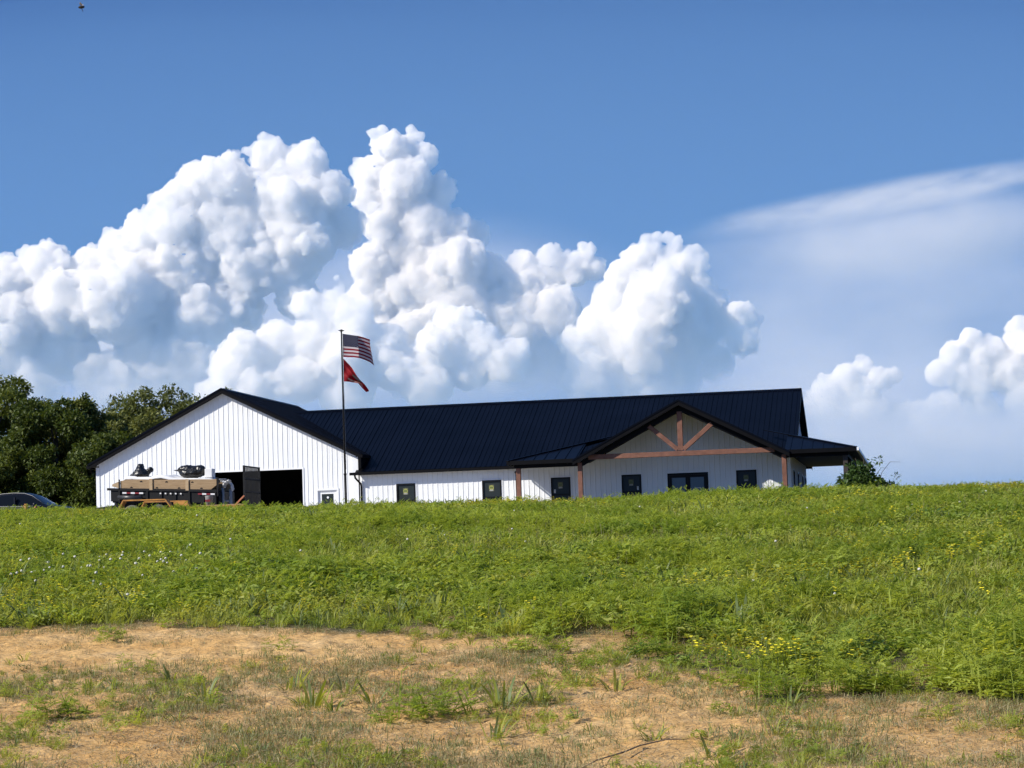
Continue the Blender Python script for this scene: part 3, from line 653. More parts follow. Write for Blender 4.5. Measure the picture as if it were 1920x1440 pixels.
# --- dark sedan
cz0 = gz(3.8, -18); cr = thing('car', (3.8, -18, cz0), 'dark navy sedan parked at the left edge, only roof and windows above the grass', 'car')
M['carpaint'] = mat('dark_car_paint', (.0035, .004, .007), .35, .1, 3, coat=.12, spec=.3)
M['carglass'] = glass_mat('car_glass', (.006, .008, .012), 1.25)
CX = 1.3
st = [ # x, half width, belt, top, roof half width
 (0.0, .70, .78, .80, .60), (.12, .82, .90, .95, .66), (.6, .88, .97, 1.03, .68), (.95, .90, .98, 1.07, .66), (1.55, .91, .98, 1.40, .58), (1.9, .91, .97, 1.47, .56), (2.35, .91, .95, 1.49, .56), (2.8, .91, .94, 1.46, .57), (3.1, .90, .94, 1.36, .58), (3.55, .89, .95, 1.06, .66), (3.75, .89, .95, .98, .68), (4.2, .87, .88, .92, .66), (4.6, .82, .76, .80, .62), (4.8, .70, .62, .66, .52)]
rows = []
for x, w_, be, tp, g_ in st:
    hp = [(0, .22), (w_ * .86, .22), (w_ * .97, .34), (w_, .55), (w_ * .99, be * .86), (w_ * .93, be), (max(g_ + .03, w_ * .90 - (w_ * .90 - g_) * .12), be + (tp - be) * .12), (g_ + .05, be + (tp - be) * .82), (g_ - .02, tp - .02), (g_ * .5, tp + .005), (0, tp + .012)]
    full = [(-a, b_) for a, b_ in hp] + [(a, b_) for a, b_ in hp[-2:0:-1]]
    rows.append([(CX + x, -18 + a, cz0 + b_) for a, b_ in full])
nr_ = len(rows[0]); vv_ = [p for r_ in rows for p in r_]
body_f, side_f, ws_f, rw_f = [], [], [], []
for i in range(len(rows) - 1):
    for j in range(nr_):
        q = (i * nr_ + j, i * nr_ + (j + 1) % nr_, (i + 1) * nr_ + (j + 1) % nr_, (i + 1) * nr_ + j)
        if j in (6, 13) and 3 <= i <= 8: side_f.append((i, j, q))
        elif j in (8, 9, 10, 11) and i in (8,): ws_f.append(q)
        elif j in (7, 8, 9, 10, 11, 12) and i == 8: ws_f.append(q)
        elif j in (8, 9, 10, 11) and i == 3: rw_f.append(q)
        else: body_f.append(q)
body_f.append(tuple(range(nr_))); body_f.append(tuple((len(rows) - 1) * nr_ + k for k in range(nr_))[::-1])
mesh('body', vv_, body_f, M['carpaint'], cr, True)
def sub(faces, name, m, sm=True):
    ids = sorted({i for q in faces for i in q}); mp_ = {a: k for k, a in enumerate(ids)}
    return mesh(name, [vv_[i] for i in ids], [tuple(mp_[i] for i in q) for q in faces], m, cr, sm)
M['wsglass'] = glass_mat('windshield_glass', (.012, .016, .02), 1.42)
sub(ws_f, 'windshield', M['wsglass']); sub(rw_f, 'rear_window', M['carglass'])
for j in (6, 13):
    sub([q for i, jj, q in side_f if jj == j and i <= 5], 'rear_side_window', M['carglass']); sub([q for i, jj, q in side_f if jj == j and i > 5], 'front_side_window', M['carglass'])
    s_ = -1 if j == 6 else 1
    MB().box((CX + 2.47, -18 + s_ * .80 - .05, cz0 + .95), (CX + 2.53, -18 + s_ * .80 + .05, cz0 + 1.3)).build('door_pillar', M['carpaint'], cr)
    mr_ = MB().lathe([(0, -.08), (.06, -.06), (.08, 0), (.06, .06), (0, .08)], (CX + 3.35, -18 + s_ * .98, cz0 + 1.0), 'X', 12).build('mirror', M['carpaint'], cr, True)
    for xx in (1.75, 2.75): MB().box((CX + xx, -18 + s_ * .925 - .015, cz0 + .80), (CX + xx + .18, -18 + s_ * .925 + .015, cz0 + .83)).build('door_handle', M['rim'], cr)
    MB().lathe([(0, -.05), (.1, -.04), (.12, .03), (0, .06)], (CX + 4.68, -18 + s_ * .58, cz0 + .62), 'X', 14).build('headlight', M['rim'], cr, True)
    for xx in (.95, 3.85): wheel(cr, CX + xx, -18 + s_ * .80, cz0 + .33, .33, .21, M['tyre'])

for j, nm__ in ((5, 'belt_moulding'), (8, 'roof_moulding')):
    pts = [Vector(rows[i][j]) + Vector((0, -.006, .004)) for i in range(3, 10)]
    MB().tube(pts, .011, 6).build(nm__, M['rim'], cr, True)
# --- flagpole and flags
FX, FY = 14.38, -10.5; fz = gz(FX, FY)
fp = thing('flagpole', (FX, FY, fz), 'tall thin black flagpole standing in front of the garage corner', 'flagpole')
MB().tube([(FX, FY, fz - .1), (FX, FY, 2.2)], [.055, .052], 12).build('lower_pole', M['blackmetal'], fp, True)
MB().tube([(FX, FY, 2.2), (FX, FY, 7.92)], [.042, .030], 12).build('upper_pole', M['blackmetal'], fp, True)
MB().lathe([(0, 0), (.064, 0), (.064, .06), (0, .07)], (FX, FY, 2.17), 'Z', 12).build('collar', M['blackmetal'], fp, True)
e = MB().tube([(FX, FY, 7.92), (FX, FY, 7.99), (FX, FY, 8.05)], [.035, .04, .012], 8).build('finial', M['blackmetal'], fp, True)
for s_ in (-1, 1): MB().prism([(FX + s_ * .02, FY, 7.95), (FX + s_ * .12, FY + .01, 7.99), (FX + s_ * .125, FY + .01, 8.01), (FX + s_ * .05, FY, 8.02), (FX + s_ * .02, FY, 8.0)], (0, .02, 0)).build('eagle_wing', M['blackmetal'], e)
MB().tube([(FX + .05, FY, 2.4), (FX + .05, FY, 7.9)], .006, 5).build('halyard', M['greyw'], fp)
def cloth(name, fn, nu, nv__, m, label):
    v = []; f = []; uv = []
    for i in range(nu + 1):
        for j in range(nv__ + 1): v.append(fn(i / nu, j / nv__)); uv.append((i / nu, j / nv__))
    for i in range(nu):
        for j in range(nv__): f.append((i * (nv__ + 1) + j, (i + 1) * (nv__ + 1) + j, (i + 1) * (nv__ + 1) + j + 1, i * (nv__ + 1) + j + 1))
    o = mesh(name, v, f, m, None, True); L_ = o.data.uv_layers.new(name='UVMap')
    for lp in o.data.loops: L_.data[lp.index].uv = uv[lp.vertex_index]
    return tag(o, label, 'flag')
def node_math(n, l, op, a, b=None, c=None):
    q = n.new('ShaderNodeMath'); q.operation = op
    for k, x in enumerate((a, b, c)):
        if x is None: continue
        if hasattr(x, 'links'): l.new(x, q.inputs[k])
        else: q.inputs[k].default_value = x
    return q.outputs[0]
def cloth_out(m, n, l, p, color):
    l.new(color, p.inputs['Base Color']); p.inputs['Roughness'].default_value = .7; p.inputs['Specular IOR Level'].default_value = .3
    tr = n.new('ShaderNodeBsdfTranslucent'); l.new(color, tr.inputs[0]); ms = n.new('ShaderNodeMixShader'); ms.inputs[0].default_value = .35
    l.new(p.outputs[0], ms.inputs[1]); l.new(tr.outputs[0], ms.inputs[2]); l.new(ms.outputs[0], n['Material Output'].inputs[0])
m, n, l, p = new_mat('stars_and_stripes'); uvn = n.new('ShaderNodeUVMap'); sp = n.new('ShaderNodeSeparateXYZ'); l.new(uvn.outputs[0], sp.inputs[0]); u_, v_ = sp.outputs[0], sp.outputs[1]
nm_ = lambda op, a, b=None, c=None: node_math(n, l, op, a, b, c)
stripe = nm_('MODULO', nm_('FLOOR', nm_('MULTIPLY', v_, 13.)), 2.)            # 0 red, 1 white
base = mixc(n, l, stripe, (.20, .006, .018), (.52, .47, .49))
inc = nm_('MULTIPLY', nm_('LESS_THAN', u_, .4), nm_('GREATER_THAN', v_, 6 / 13))
pu = nm_('MULTIPLY', u_, 12 / .4); pv = nm_('MULTIPLY', nm_('SUBTRACT', v_, 6 / 13), 10 * 13 / 7)
ru, rv = nm_('ROUND', pu), nm_('ROUND', pv)
even = nm_('LESS_THAN', nm_('MODULO', nm_('ADD', ru, rv), 2.), .5)
du, dv = nm_('SUBTRACT', pu, ru), nm_('SUBTRACT', pv, rv)
near_ = nm_('LESS_THAN', nm_('ADD', nm_('MULTIPLY', du, du), nm_('MULTIPLY', dv, dv)), .05)
inside = nm_('MULTIPLY', nm_('MULTIPLY', nm_('GREATER_THAN', pu, .5), nm_('LESS_THAN', pu, 11.5)), nm_('MULTIPLY', nm_('GREATER_THAN', pv, .5), nm_('LESS_THAN', pv, 9.5)))
star = nm_('MULTIPLY', nm_('MULTIPLY', even, near_), inside)
canton = mixc(n, l, star, (.004, .006, .035), (.36, .36, .40))
cloth_out(m, n, l, p, mixc(n, l, inc, base, canton))
def us_flag(u, v):
    x = np.interp(u, [0, .4, .55, .75, 1], [0, .68, .84, .98, 1.06 - .16 * v])
    y = np.interp(u, [0, .4, .7, 1], [0, -.10, .45, .85]) + .07 * math.sin(9 * u + 1.2 * v) * min(1, u * 4) + .03 * math.sin(17 * u + 3 * v)
    zt = np.interp(u, [0, .4, .7, 1], [7.86, 7.72, 7.64, 7.58]); zb = np.interp(u, [0, .25, .45, .7, 1], [6.92, 6.88, 6.82, 6.72, 6.58])
    return (FX + .05 + x, FY + y, zb + (zt - zb) * v)
cloth('stars_and_stripes_flag', us_flag, 60, 26, m, 'red, white and blue stars and stripes flag flying from the top of the pole')
m, n, l, p = new_mat('scarlet_flag'); uvn = n.new('ShaderNodeUVMap'); sp = n.new('ShaderNodeSeparateXYZ'); l.new(uvn.outputs[0], sp.inputs[0]); u_, v_ = sp.outputs[0], sp.outputs[1]
d2n = nm_('ADD', nm_('POWER', nm_('MULTIPLY', nm_('SUBTRACT', u_, .5), 1.6), 2.), nm_('POWER', nm_('SUBTRACT', v_, .56), 2.))
ring = nm_('LESS_THAN', d2n, .045); core = nm_('LESS_THAN', d2n, .018)
wav = nm_('ADD', .16, nm_('MULTIPLY', nm_('SINE', nm_('MULTIPLY', u_, 12.)), .03))
scroll = nm_('MULTIPLY', nm_('LESS_THAN', nm_('ABSOLUTE', nm_('SUBTRACT', v_, wav)), .045), nm_('MULTIPLY', nm_('GREATER_THAN', u_, .2), nm_('LESS_THAN', u_, .8)))
cc = mixc(n, l, ring, (.27, .008, .014), (.22, .17, .11)); cc = mixc(n, l, core, cc, (.30, .27, .24)); cc = mixc(n, l, scroll, cc, (.40, .30, .24))
cloth_out(m, n, l, p, cc)
def red_flag(u, v):
    xt = np.interp(u, [0, .3, .55, .8, 1], [0, .33, .62, .87, .97]); zt = np.interp(xt, [0, .33, .65, .88, .97], [6.86, 6.47, 6.02, 5.70, 5.54])
    xb = np.interp(u, [0, .3, .55, .8, 1], [0, .25, .52, .74, .90]); zb = np.interp(xb, [0, .23, .47, .63, .8, .9], [5.93, 5.91, 5.86, 5.82, 5.60, 5.46])
    y = .12 * math.sin(8 * u + 5 * (1 - v)) * min(1, 3 * u) + .35 * u * math.sin(3.0 * v) + .06 * math.sin(14 * v + 6 * u) * min(1, 3 * u)
    return (FX + .05 + xb + (xt - xb) * v, FY + y, zb + (zt - zb) * v)
cloth('scarlet_flag', red_flag, 44, 26, m, 'dark red flag with an emblem, drooping below the striped flag')

# --- flying insect, near the camera
ip = CAM + np.array([-2.12, 5.61, 1.506]); bi = thing('insect', tuple(ip), 'tiny dark flying insect high in the upper left of the sky', 'insect')
MB().lathe([(0, -.0095), (.003, -.007), (.0042, -.002), (.0035, .003), (.003, .006), (0, .0095)], ip, 'X', 10).build('insect_body', M['blackmetal'], bi, True)
for s_ in (-1, 1): MB().prism([ip + np.array(q) for q in ((0, 0, .003), (-.004, s_ * .006, .008), (.001, s_ * .012, .010), (.004, s_ * .006, .006))], (0, 0, .0003)).build('wing', M['greyw'], bi)
MB().tube([ip + np.array((.001, 0, -.003)), ip + np.array((.002, 0, -.008)), ip + np.array((.004, 0, -.012))], .0008, 5).build('leg', M['blackmetal'], bi)
# ------------------------------------------------------------------ trees and shrub
def leaf_cloud(centres, n_leaf, size, rg, flat=.55):
    """leaves hung in clumps: returns verts, faces (each leaf two triangles folded on its midrib)"""
    V = []; F = []; k = 0
    cs = np.array([c[:3] for c in centres]); rs = np.array([c[3] for c in centres])
    w_ = rs ** 2; pick = rg.choice(len(cs), n_leaf, p=w_ / w_.sum())
    d = rg.normal(size=(n_leaf, 3)); d /= np.linalg.norm(d, axis=1)[:, None]
    rad = rs[pick] * rg.uniform(.55, 1.06, n_leaf)
    P = cs[pick] + d * rad[:, None] * np.array([1, 1, .85])
    ax = d * .7 + rg.normal(size=(n_leaf, 3)) * .6 + np.array([0, 0, -.25]); ax /= np.linalg.norm(ax, axis=1)[:, None]
    sd_ = np.cross(ax, rg.normal(size=(n_leaf, 3)) * .6 + np.array([0, 0, 1.])); sd_ /= np.linalg.norm(sd_, axis=1)[:, None] + 1e-9
    nn = np.cross(sd_, ax); L = size * rg.uniform(.6, 1.35, n_leaf)[:, None]; W = L * flat * .5
    v0 = P; v1 = P + ax * L * .5 + sd_ * W + nn * W * .35; v2 = P + ax * L; v3 = P + ax * L * .5 - sd_ * W + nn * W * .35
    V = np.stack([v0, v1, v2, v3], 1).reshape(-1, 3); I_ = np.arange(n_leaf)[:, None] * 4
    F = np.concatenate([I_ + np.array([[0, 1, 2]]), I_ + np.array([[0, 2, 3]])], 1).reshape(-1, 3)
    return V, F
def np_mesh(name, V, F, m, parent=None):
    d = bpy.data.meshes.new(name); d.vertices.add(len(V)); d.vertices.foreach_set('co', np.asarray(V, np.float32).reshape(-1))
    F = np.asarray(F); d.loops.add(F.size); d.loops.foreach_set('vertex_index', F.reshape(-1).astype(np.int32)); d.polygons.add(len(F)); d.polygons.foreach_set('loop_start', (np.arange(len(F)) * F.shape[1]).astype(np.int32)); d.update(calc_edges=True)
    return obj(name, d, parent, m)
M['bark'] = mat('bark', (.07, .055, .04), .9, .3, 6, bump=.6, bscale=12)
M['leaf_dark'] = leaf_mat('tree_leaves', (.034, .06, .009), (.16, .19, .036), .3)
M['leaf_pale'] = leaf_mat('pale_tree_leaves', (.05, .075, .018), (.21, .225, .065), .3)
M['leaf_shrub'] = leaf_mat('shrub_leaves', (.035, .075, .016), (.10, .16, .04), .33)
def tree(x, y, h, rx, label, seed, leafm, n_leaf=26000, size=.24, z_low=.12, clumps=46):
    rg = np.random.default_rng(seed); z0 = gz(x, y); t = thing('deciduous_tree', (x, y, z0), label, 'tree', 'trees behind the garage')
    tr = MB(); tr.tube([(x, y, z0 - .2), (x + .1, y, z0 + h * .2), (x - .05, y + .1, z0 + h * .42), (x, y, z0 + h * .8)], [.26, .2, .14, .03], 9)
    cen = []
    for q in range(clumps):
        a = rg.uniform(0, 2 * math.pi); hz = rg.uniform(z_low, .94); prof = math.sin(math.pi * min(1, (hz * .82 + .16))) ** .6
        rr_ = rx * prof * math.sqrt(rg.uniform(.12, 1)); r_ = rx * rg.uniform(.20, .36) * (1 - .35 * hz)
        c = (x + rr_ * math.cos(a), y + rr_ * math.sin(a), z0 + h * hz - r_ * .3, r_); cen.append(c)
        if q % 3 == 0:
            zb = z0 + h * min(.7, hz * .7); tr.tube([(x, y, zb), ((x + c[0]) / 2, (y + c[1]) / 2, (zb + c[2]) / 2 + .2), c[:3]], [.08, .05, .015], 6)
    for q in range(int(clumps * .9)):                      # loose sprays that break the outline
        c0 = cen[rg.integers(clumps)]; d = rg.normal(size=3) + np.array([0, 0, .5]); d /= np.linalg.norm(d)
        cen.append((c0[0] + d[0] * c0[3] * 1.1, c0[1] + d[1] * c0[3] * 1.1, c0[2] + d[2] * c0[3] * 1.1, c0[3] * rg.uniform(.25, .45)))
    tr.build('trunk', M['bark'], t, True)
    V, F = leaf_cloud(cen, n_leaf, size, rg); np_mesh('crown', V, F, leafm, t)
    return t
tree(-13.6, 20.5, 10.3, 4.6, 'dark tree at the very left edge, tallest of the row', 1, M['leaf_dark'], 56000, .2)
tree(-8.6, 17.0, 8.6, 3.5, 'dense green tree in the middle of the row left of the garage', 2, M['leaf_dark'], 46000, .2)
tree(-5.0, 22.5, 9.3, 4.3, 'paler tree with a loose twiggy top beside the garage roof', 3, M['leaf_pale'], 52000, .2, clumps=74)
tree(-1.7, 24.5, 8.6, 3.6, 'small tree peeping over the garage roof slope', 4, M['leaf_pale'], 34000, .18, clumps=70)
tree(-10.8, 14.0, 5.6, 2.8, 'low bushy tree in front of the taller row behind the car', 5, M['leaf_dark'], 30000, .2, .05)
tree(-5.6, 15.5, 6.2, 3.1, 'low dark bushy tree against the garage side wall', 6, M['leaf_dark'], 30000, .2, .05)
tree(-6.6, 19.0, 8.6, 3.4, 'leafy tree in the row, standing between the middle one and the garage', 10, M['leaf_pale'], 36000, .2)
tree(-18.5, 26, 10.0, 4.5, 'half hidden tree behind the tallest one at the left edge', 7, M['leaf_dark'], 30000, .2)
tree(-3.2, 28, 9.0, 5.0, 'tree furthest back, showing as a low crown over the garage eave', 9, M['leaf_pale'], 46000, .2, clumps=74)
tree(-8.2, 27, 9.0, 4.6, 'tree at the back filling the gap between the tall ones', 8, M['leaf_dark'], 36000, .2)
# shrub by the porch
rg = np.random.default_rng(9); sx, sy = 34.9, -16.0; sz = gz(sx, sy)
sh = thing('shrub', (sx, sy, sz), 'leafy green shrub with long twigs growing in front of the porch corner', 'shrub')
cen = [(34.75, -16, sz + .75, .42), (35.0, -16, sz + .95, .40), (34.85, -16, sz + 1.2, .28), (35.25, -15.9, sz + .7, .42), (35.5, -16, sz + .5, .4), (34.45, -16, sz + .5, .38), (35.75, -16, sz + .4, .36), (35.05, -16, sz + .4, .5), (36.05, -16, sz + .38, .3), (34.35, -16, sz + .85, .22), (35.2, -16, sz + 1.15, .22)]
V, F = leaf_cloud(cen, 3400, .15, rg, .6); np_mesh('foliage', V, F, M['leaf_shrub'], sh)
b = MB()
for q in range(9):
    a = rg.uniform(-.6, 1.0); L = rg.uniform(.9, 1.6); x0 = sx + rg.uniform(-.3, .7)
    b.tube([(x0, sy, sz + .2), (x0 + a * .25, sy + rg.uniform(-.1, .1), sz + .3 + L * .6), (x0 + a * .6, sy + rg.uniform(-.2, .2), sz + .3 + L * .9), (x0 + a * 1.0, sy, sz + .3 + L * .88)], [.014, .010, .007, .004], 5)
b.build('stems', M['bark'], sh)
b_ = leaf_cloud([(35.62, -16, sz + 1.52, .10), (35.35, -16, sz + 1.45, .12), (34.6, -16, sz + 1.3, .14), (36.2, -16, sz + .9, .1)], 60, .16, rg, .4); np_mesh('twig_leaves', b_[0], b_[1], M['leaf_shrub'], sh)

# ------------------------------------------------------------------ grass, weeds, flowers
def blade(V, F, x, y, az, L, w, lean, curl, seg=3, z0=0.):
    """one arching blade"""
    n0 = len(V); px, pz, a = 0., 0., lean; ca, sa = math.cos(az), math.sin(az)
    for k in range(seg):
        ww = w * (1 - .25 * k / seg) * (.75 if k == 0 else 1)
        for s_ in (-1, 1): V.append((x + ca * px - sa * s_ * ww / 2, y + sa * px + ca * s_ * ww / 2, z0 + pz))
        px += math.sin(a) * L / seg; pz += math.cos(a) * L / seg; a += curl / seg
    V.append((x + ca * px, y + sa * px, z0 + pz))
    for k in range(seg - 1): F.append((n0 + 2 * k, n0 + 2 * k + 1, n0 + 2 * k + 3, n0 + 2 * k + 2))
    F.append((n0 + 2 * seg - 2, n0 + 2 * seg - 1, n0 + 2 * seg))
def leaflet(V, F, p, d, up, L, w):
    p, d, up = Vector(p), Vector(d).normalized(), Vector(up); s_ = d.cross(up).normalized(); u2 = s_.cross(d); n0 = len(V)
    V += [tuple(p), tuple(p + d * L * .45 + s_ * w / 2 + u2 * w * .12), tuple(p + d * L - u2 * L * .12), tuple(p + d * L * .45 - s_ * w / 2 + u2 * w * .12)]
    F += [(n0, n0 + 1, n0 + 2), (n0, n0 + 2, n0 + 3)]
src = bpy.data.collections.new('plant_sources')         # not linked to the scene: only the shapes the meadow is sown with
def source(name, V, F, m, coll):
    d = bpy.data.meshes.new(name); d.from_pydata(V, [], F); d.update(); d.materials.append(m)
    o = bpy.data.objects.new(name, d); coll.objects.link(o); return o
M['grass'] = leaf_mat('grass_blades', (.17, .235, .03), (.44, .45, .10), .48, patch=True)
M['grass_dry'] = leaf_mat('dry_grass_blades', (.16, .16, .06), (.34, .29, .14), .25)
M['weed'] = leaf_mat('weed_leaves', (.15, .245, .028), (.42, .47, .085), .48, patch=True)
M['weed_dark'] = leaf_mat('dark_weed_leaves', (.05, .11, .02), (.13, .19, .045), .33)
M['blue_grass'] = leaf_mat('blue_green_blades', (.10, .15, .045), (.23, .27, .11), .33)
M['stem'] = mat('flower_stems', (.09, .13, .035), .7)
M['yellow_petal'] = mat('yellow_petals', (.75, .66, .03), .6, .1, 30)
M['white_petal'] = mat('clover_heads', (.62, .60, .52), .8, .1, 30)
M['straw'] = leaf_mat('straw', (.30, .21, .10), (.62, .50, .30), .1)
M['debris'] = leaf_mat('dead_stems', (.05, .035, .02), (.16, .11, .06), .05)
def ragweed(rg, h, nleaf, ll, V, F, x=0, y=0):
    blade(V, F, x, y, rg.uniform(0, 6.3), h, .012, .05, .2, 3)
    for q in range(nleaf):
        z = h * rg.uniform(.12, 1.0); az = q * 2.4 + rg.uniform(-.4, .4); el = rg.uniform(.0, .7) + (.5 if z > h * .8 else 0)
        d = Vector((math.cos(az) * math.cos(el), math.sin(az) * math.cos(el), math.sin(el))); L = ll * rg.uniform(.6, 1.2) * (1.1 - .4 * z / h)
        p0 = Vector((x, y, z)); sd_ = Vector((-math.sin(az), math.cos(az), 0))
        for k in range(1, 6):
            q_ = k / 5.2; pp = p0 + d * L * q_ - Vector((0, 0, .25 * L * q_ * q_)); wl_ = L * .42 * (1 - abs(q_ - .45))
            for s_ in (-1, 1): leaflet(V, F, pp, d * .65 + sd_ * s_, (0, 0, 1), wl_, wl_ * .42)
        leaflet(V, F, p0 + d * L * .9 - Vector((0, 0, .22 * L)), d, (0, 0, 1), L * .35, L * .12)
def make_sources():
    rg = np.random.default_rng(5); C = {k: bpy.data.collections.new('plants_' + k) for k in ('meadow', 'sprout', 'yellow', 'white', 'straw', 'stalk')}
    nm = 0
    for q in range(6):                                   # grass tufts
        V, F = [], []
        for k in range(34):
            a, r_ = rg.uniform(0, 6.3), .13 * math.sqrt(rg.uniform(0, 1)); blade(V, F, r_ * math.cos(a), r_ * math.sin(a), a + rg.uniform(-.8, .8), rg.uniform(.10, .25), rg.uniform(.008, .016), rg.uniform(.1, .7), rg.uniform(.5, 1.7))
        source('plant_%02d' % nm, V, F, M['grass'], C['meadow']); nm += 1
    for q in range(3):                                   # wide bladed grass
        V, F = [], []
        for k in range(16):
            a, r_ = rg.uniform(0, 6.3), .08 * math.sqrt(rg.uniform(0, 1)); blade(V, F, r_ * math.cos(a), r_ * math.sin(a), a, rg.uniform(.14, .30), rg.uniform(.016, .028), rg.uniform(.2, .8), rg.uniform(.5, 1.4), 4)
        source('plant_%02d' % nm, V, F, M['blue_grass'] if q == 2 else M['grass'], C['meadow']); nm += 1
    for q in range(4):                                   # feathery weeds
        V, F = [], []
        for k in range(4): ragweed(rg, rg.uniform(.14, .26), 9, .12, V, F, rg.uniform(-.1, .1), rg.uniform(-.1, .1))
        source('plant_%02d' % nm, V, F, M['weed'], C['meadow']); nm += 1
    for q in range(5):                                   # leafy herbs, leaves held out to the light
        V, F = [], []
        for k in range(64):
            a, r_ = rg.uniform(0, 6.3), .17 * math.sqrt(rg.uniform(0, 1)); z = rg.uniform(.05, .20) * (1 - (r_ / .24) ** 2); e_ = rg.uniform(0, 6.3); L_ = rg.uniform(.05, .10)
            leaflet(V, F, (r_ * math.cos(a), r_ * math.sin(a), z), (math.cos(e_), math.sin(e_), rg.uniform(-.25, .9)), (rg.normal(0, .4), rg.normal(0, .4), 1), L_, L_ * rg.uniform(.28, .5))
        source('plant_%02d' % nm, V, F, M['weed'] if q < 3 else M['grass'], C['meadow']); nm += 1
    for q in range(2):                                   # low broad leaves
        V, F = [], []
        for k in range(46):
            a, r_ = rg.uniform(0, 6.3), .16 * math.sqrt(rg.uniform(0, 1)); z = rg.uniform(.03, .15); e_ = rg.uniform(0, 6.3)
            leaflet(V, F, (r_ * math.cos(a), r_ * math.sin(a), z), (math.cos(e_), math.sin(e_), rg.uniform(-.2, .5)), (0, 0, 1), rg.uniform(.04, .08), rg.uniform(.025, .05))
        source('plant_%02d' % nm, V, F, M['weed'] if q == 0 else M['weed_dark'], C['meadow']); nm += 1
    for q in range(5):                                   # short thin sprouts on the bare soil
        V, F = [], []
        for k in range(14):
            a, r_ = rg.uniform(0, 6.3), .09 * math.sqrt(rg.uniform(0, 1)); blade(V, F, r_ * math.cos(a), r_ * math.sin(a), rg.uniform(0, 6.3), rg.uniform(.03, .10), rg.uniform(.003, .007), rg.uniform(.1, .9), rg.uniform(.3, 1.4), 2)
        source('sprout_%02d' % q, V, F, M['grass_dry'] if q < 3 else M['blue_grass'], C['sprout'])
    for q in range(3):                                   # yellow flowers
        d_all = bpy.data.meshes.new('yellow_%02d' % q); V, F, mi = [], [], []
        for k in range(3):
            x, y = rg.uniform(-.08, .08, 2); h = rg.uniform(.2, .36); az = rg.uniform(0, 6.3); blade(V, F, x, y, az, h, .006, .05, .1, 2); mi += [0] * (len(F) - len(mi))
            for e_ in range(3):
                c = Vector((x + rg.uniform(-.03, .03), y + rg.uniform(-.03, .03), h - rg.uniform(0, .06)))
                for pt in range(5):
                    a = pt * 1.257; leaflet(V, F, c, (math.cos(a), math.sin(a), .5), (0, 0, 1), .022, .019)
                mi += [1] * (len(F) - len(mi))
        d_all.from_pydata(V, [], F); d_all.materials.append(M['stem']); d_all.materials.append(M['yellow_petal']); d_all.polygons.foreach_set('material_index', np.array(mi, np.int32)); d_all.update()
        C['yellow'].objects.link(bpy.data.objects.new('yellow_%02d' % q, d_all))
    for q in range(2):                                   # clover heads
        d_all = bpy.data.meshes.new('white_%02d' % q); V, F = [], []; blade(V, F, 0, 0, 0, .2, .006, .05, .1, 2); k0 = len(F)
        v, f = ico(1); o_ = len(V); V += [tuple(p * np.array([.017, .017, .015]) + np.array([.015, 0, .2])) for p in v]; F += [tuple(int(i) + o_ for i in t_) for t_ in f]
        d_all.from_pydata(V, [], F); d_all.materials.append(M['stem']); d_all.materials.append(M['white_petal']); d_all.polygons.foreach_set('material_index', np.array([0] * k0 + [1] * (len(F) - k0), np.int32)); d_all.update()
        C['white'].objects.link(bpy.data.objects.new('white_%02d' % q, d_all))
    for q in range(7):                                   # straw and dead stems lying about
        V, F = [], []
        for k in range(5):
            x, y = rg.uniform(-.12, .12, 2); blade(V, F, x, y, rg.uniform(0, 6.3), rg.uniform(.05, .16), rg.uniform(.003, .006), rg.uniform(1.35, 1.55), rg.uniform(-.1, .25), 2, .008)
        source('straw_%02d' % q, V, F, M['straw'] if q < 5 else M['debris'], C['straw'])
    for q in range(3):                                   # tall thin seed stalks
        V, F = [], []
        for k in range(2):
            x, y = rg.uniform(-.1, .1, 2); az = rg.uniform(0, 6.3); h = rg.uniform(.32, .5); blade(V, F, x, y, az, h, .006, .05, .5, 4)
            for e_ in range(7): leaflet(V, F, (x + math.cos(az) * .12 * h, y + math.sin(az) * .12 * h, h * .95 - e_ * .012), (math.cos(e_ * 2), math.sin(e_ * 2), 1), (1, 0, 0), .03, .008)
        source('stalk_%02d' % q, V, F, M['grass_dry'], C['stalk'])
    return C
PC = make_sources()
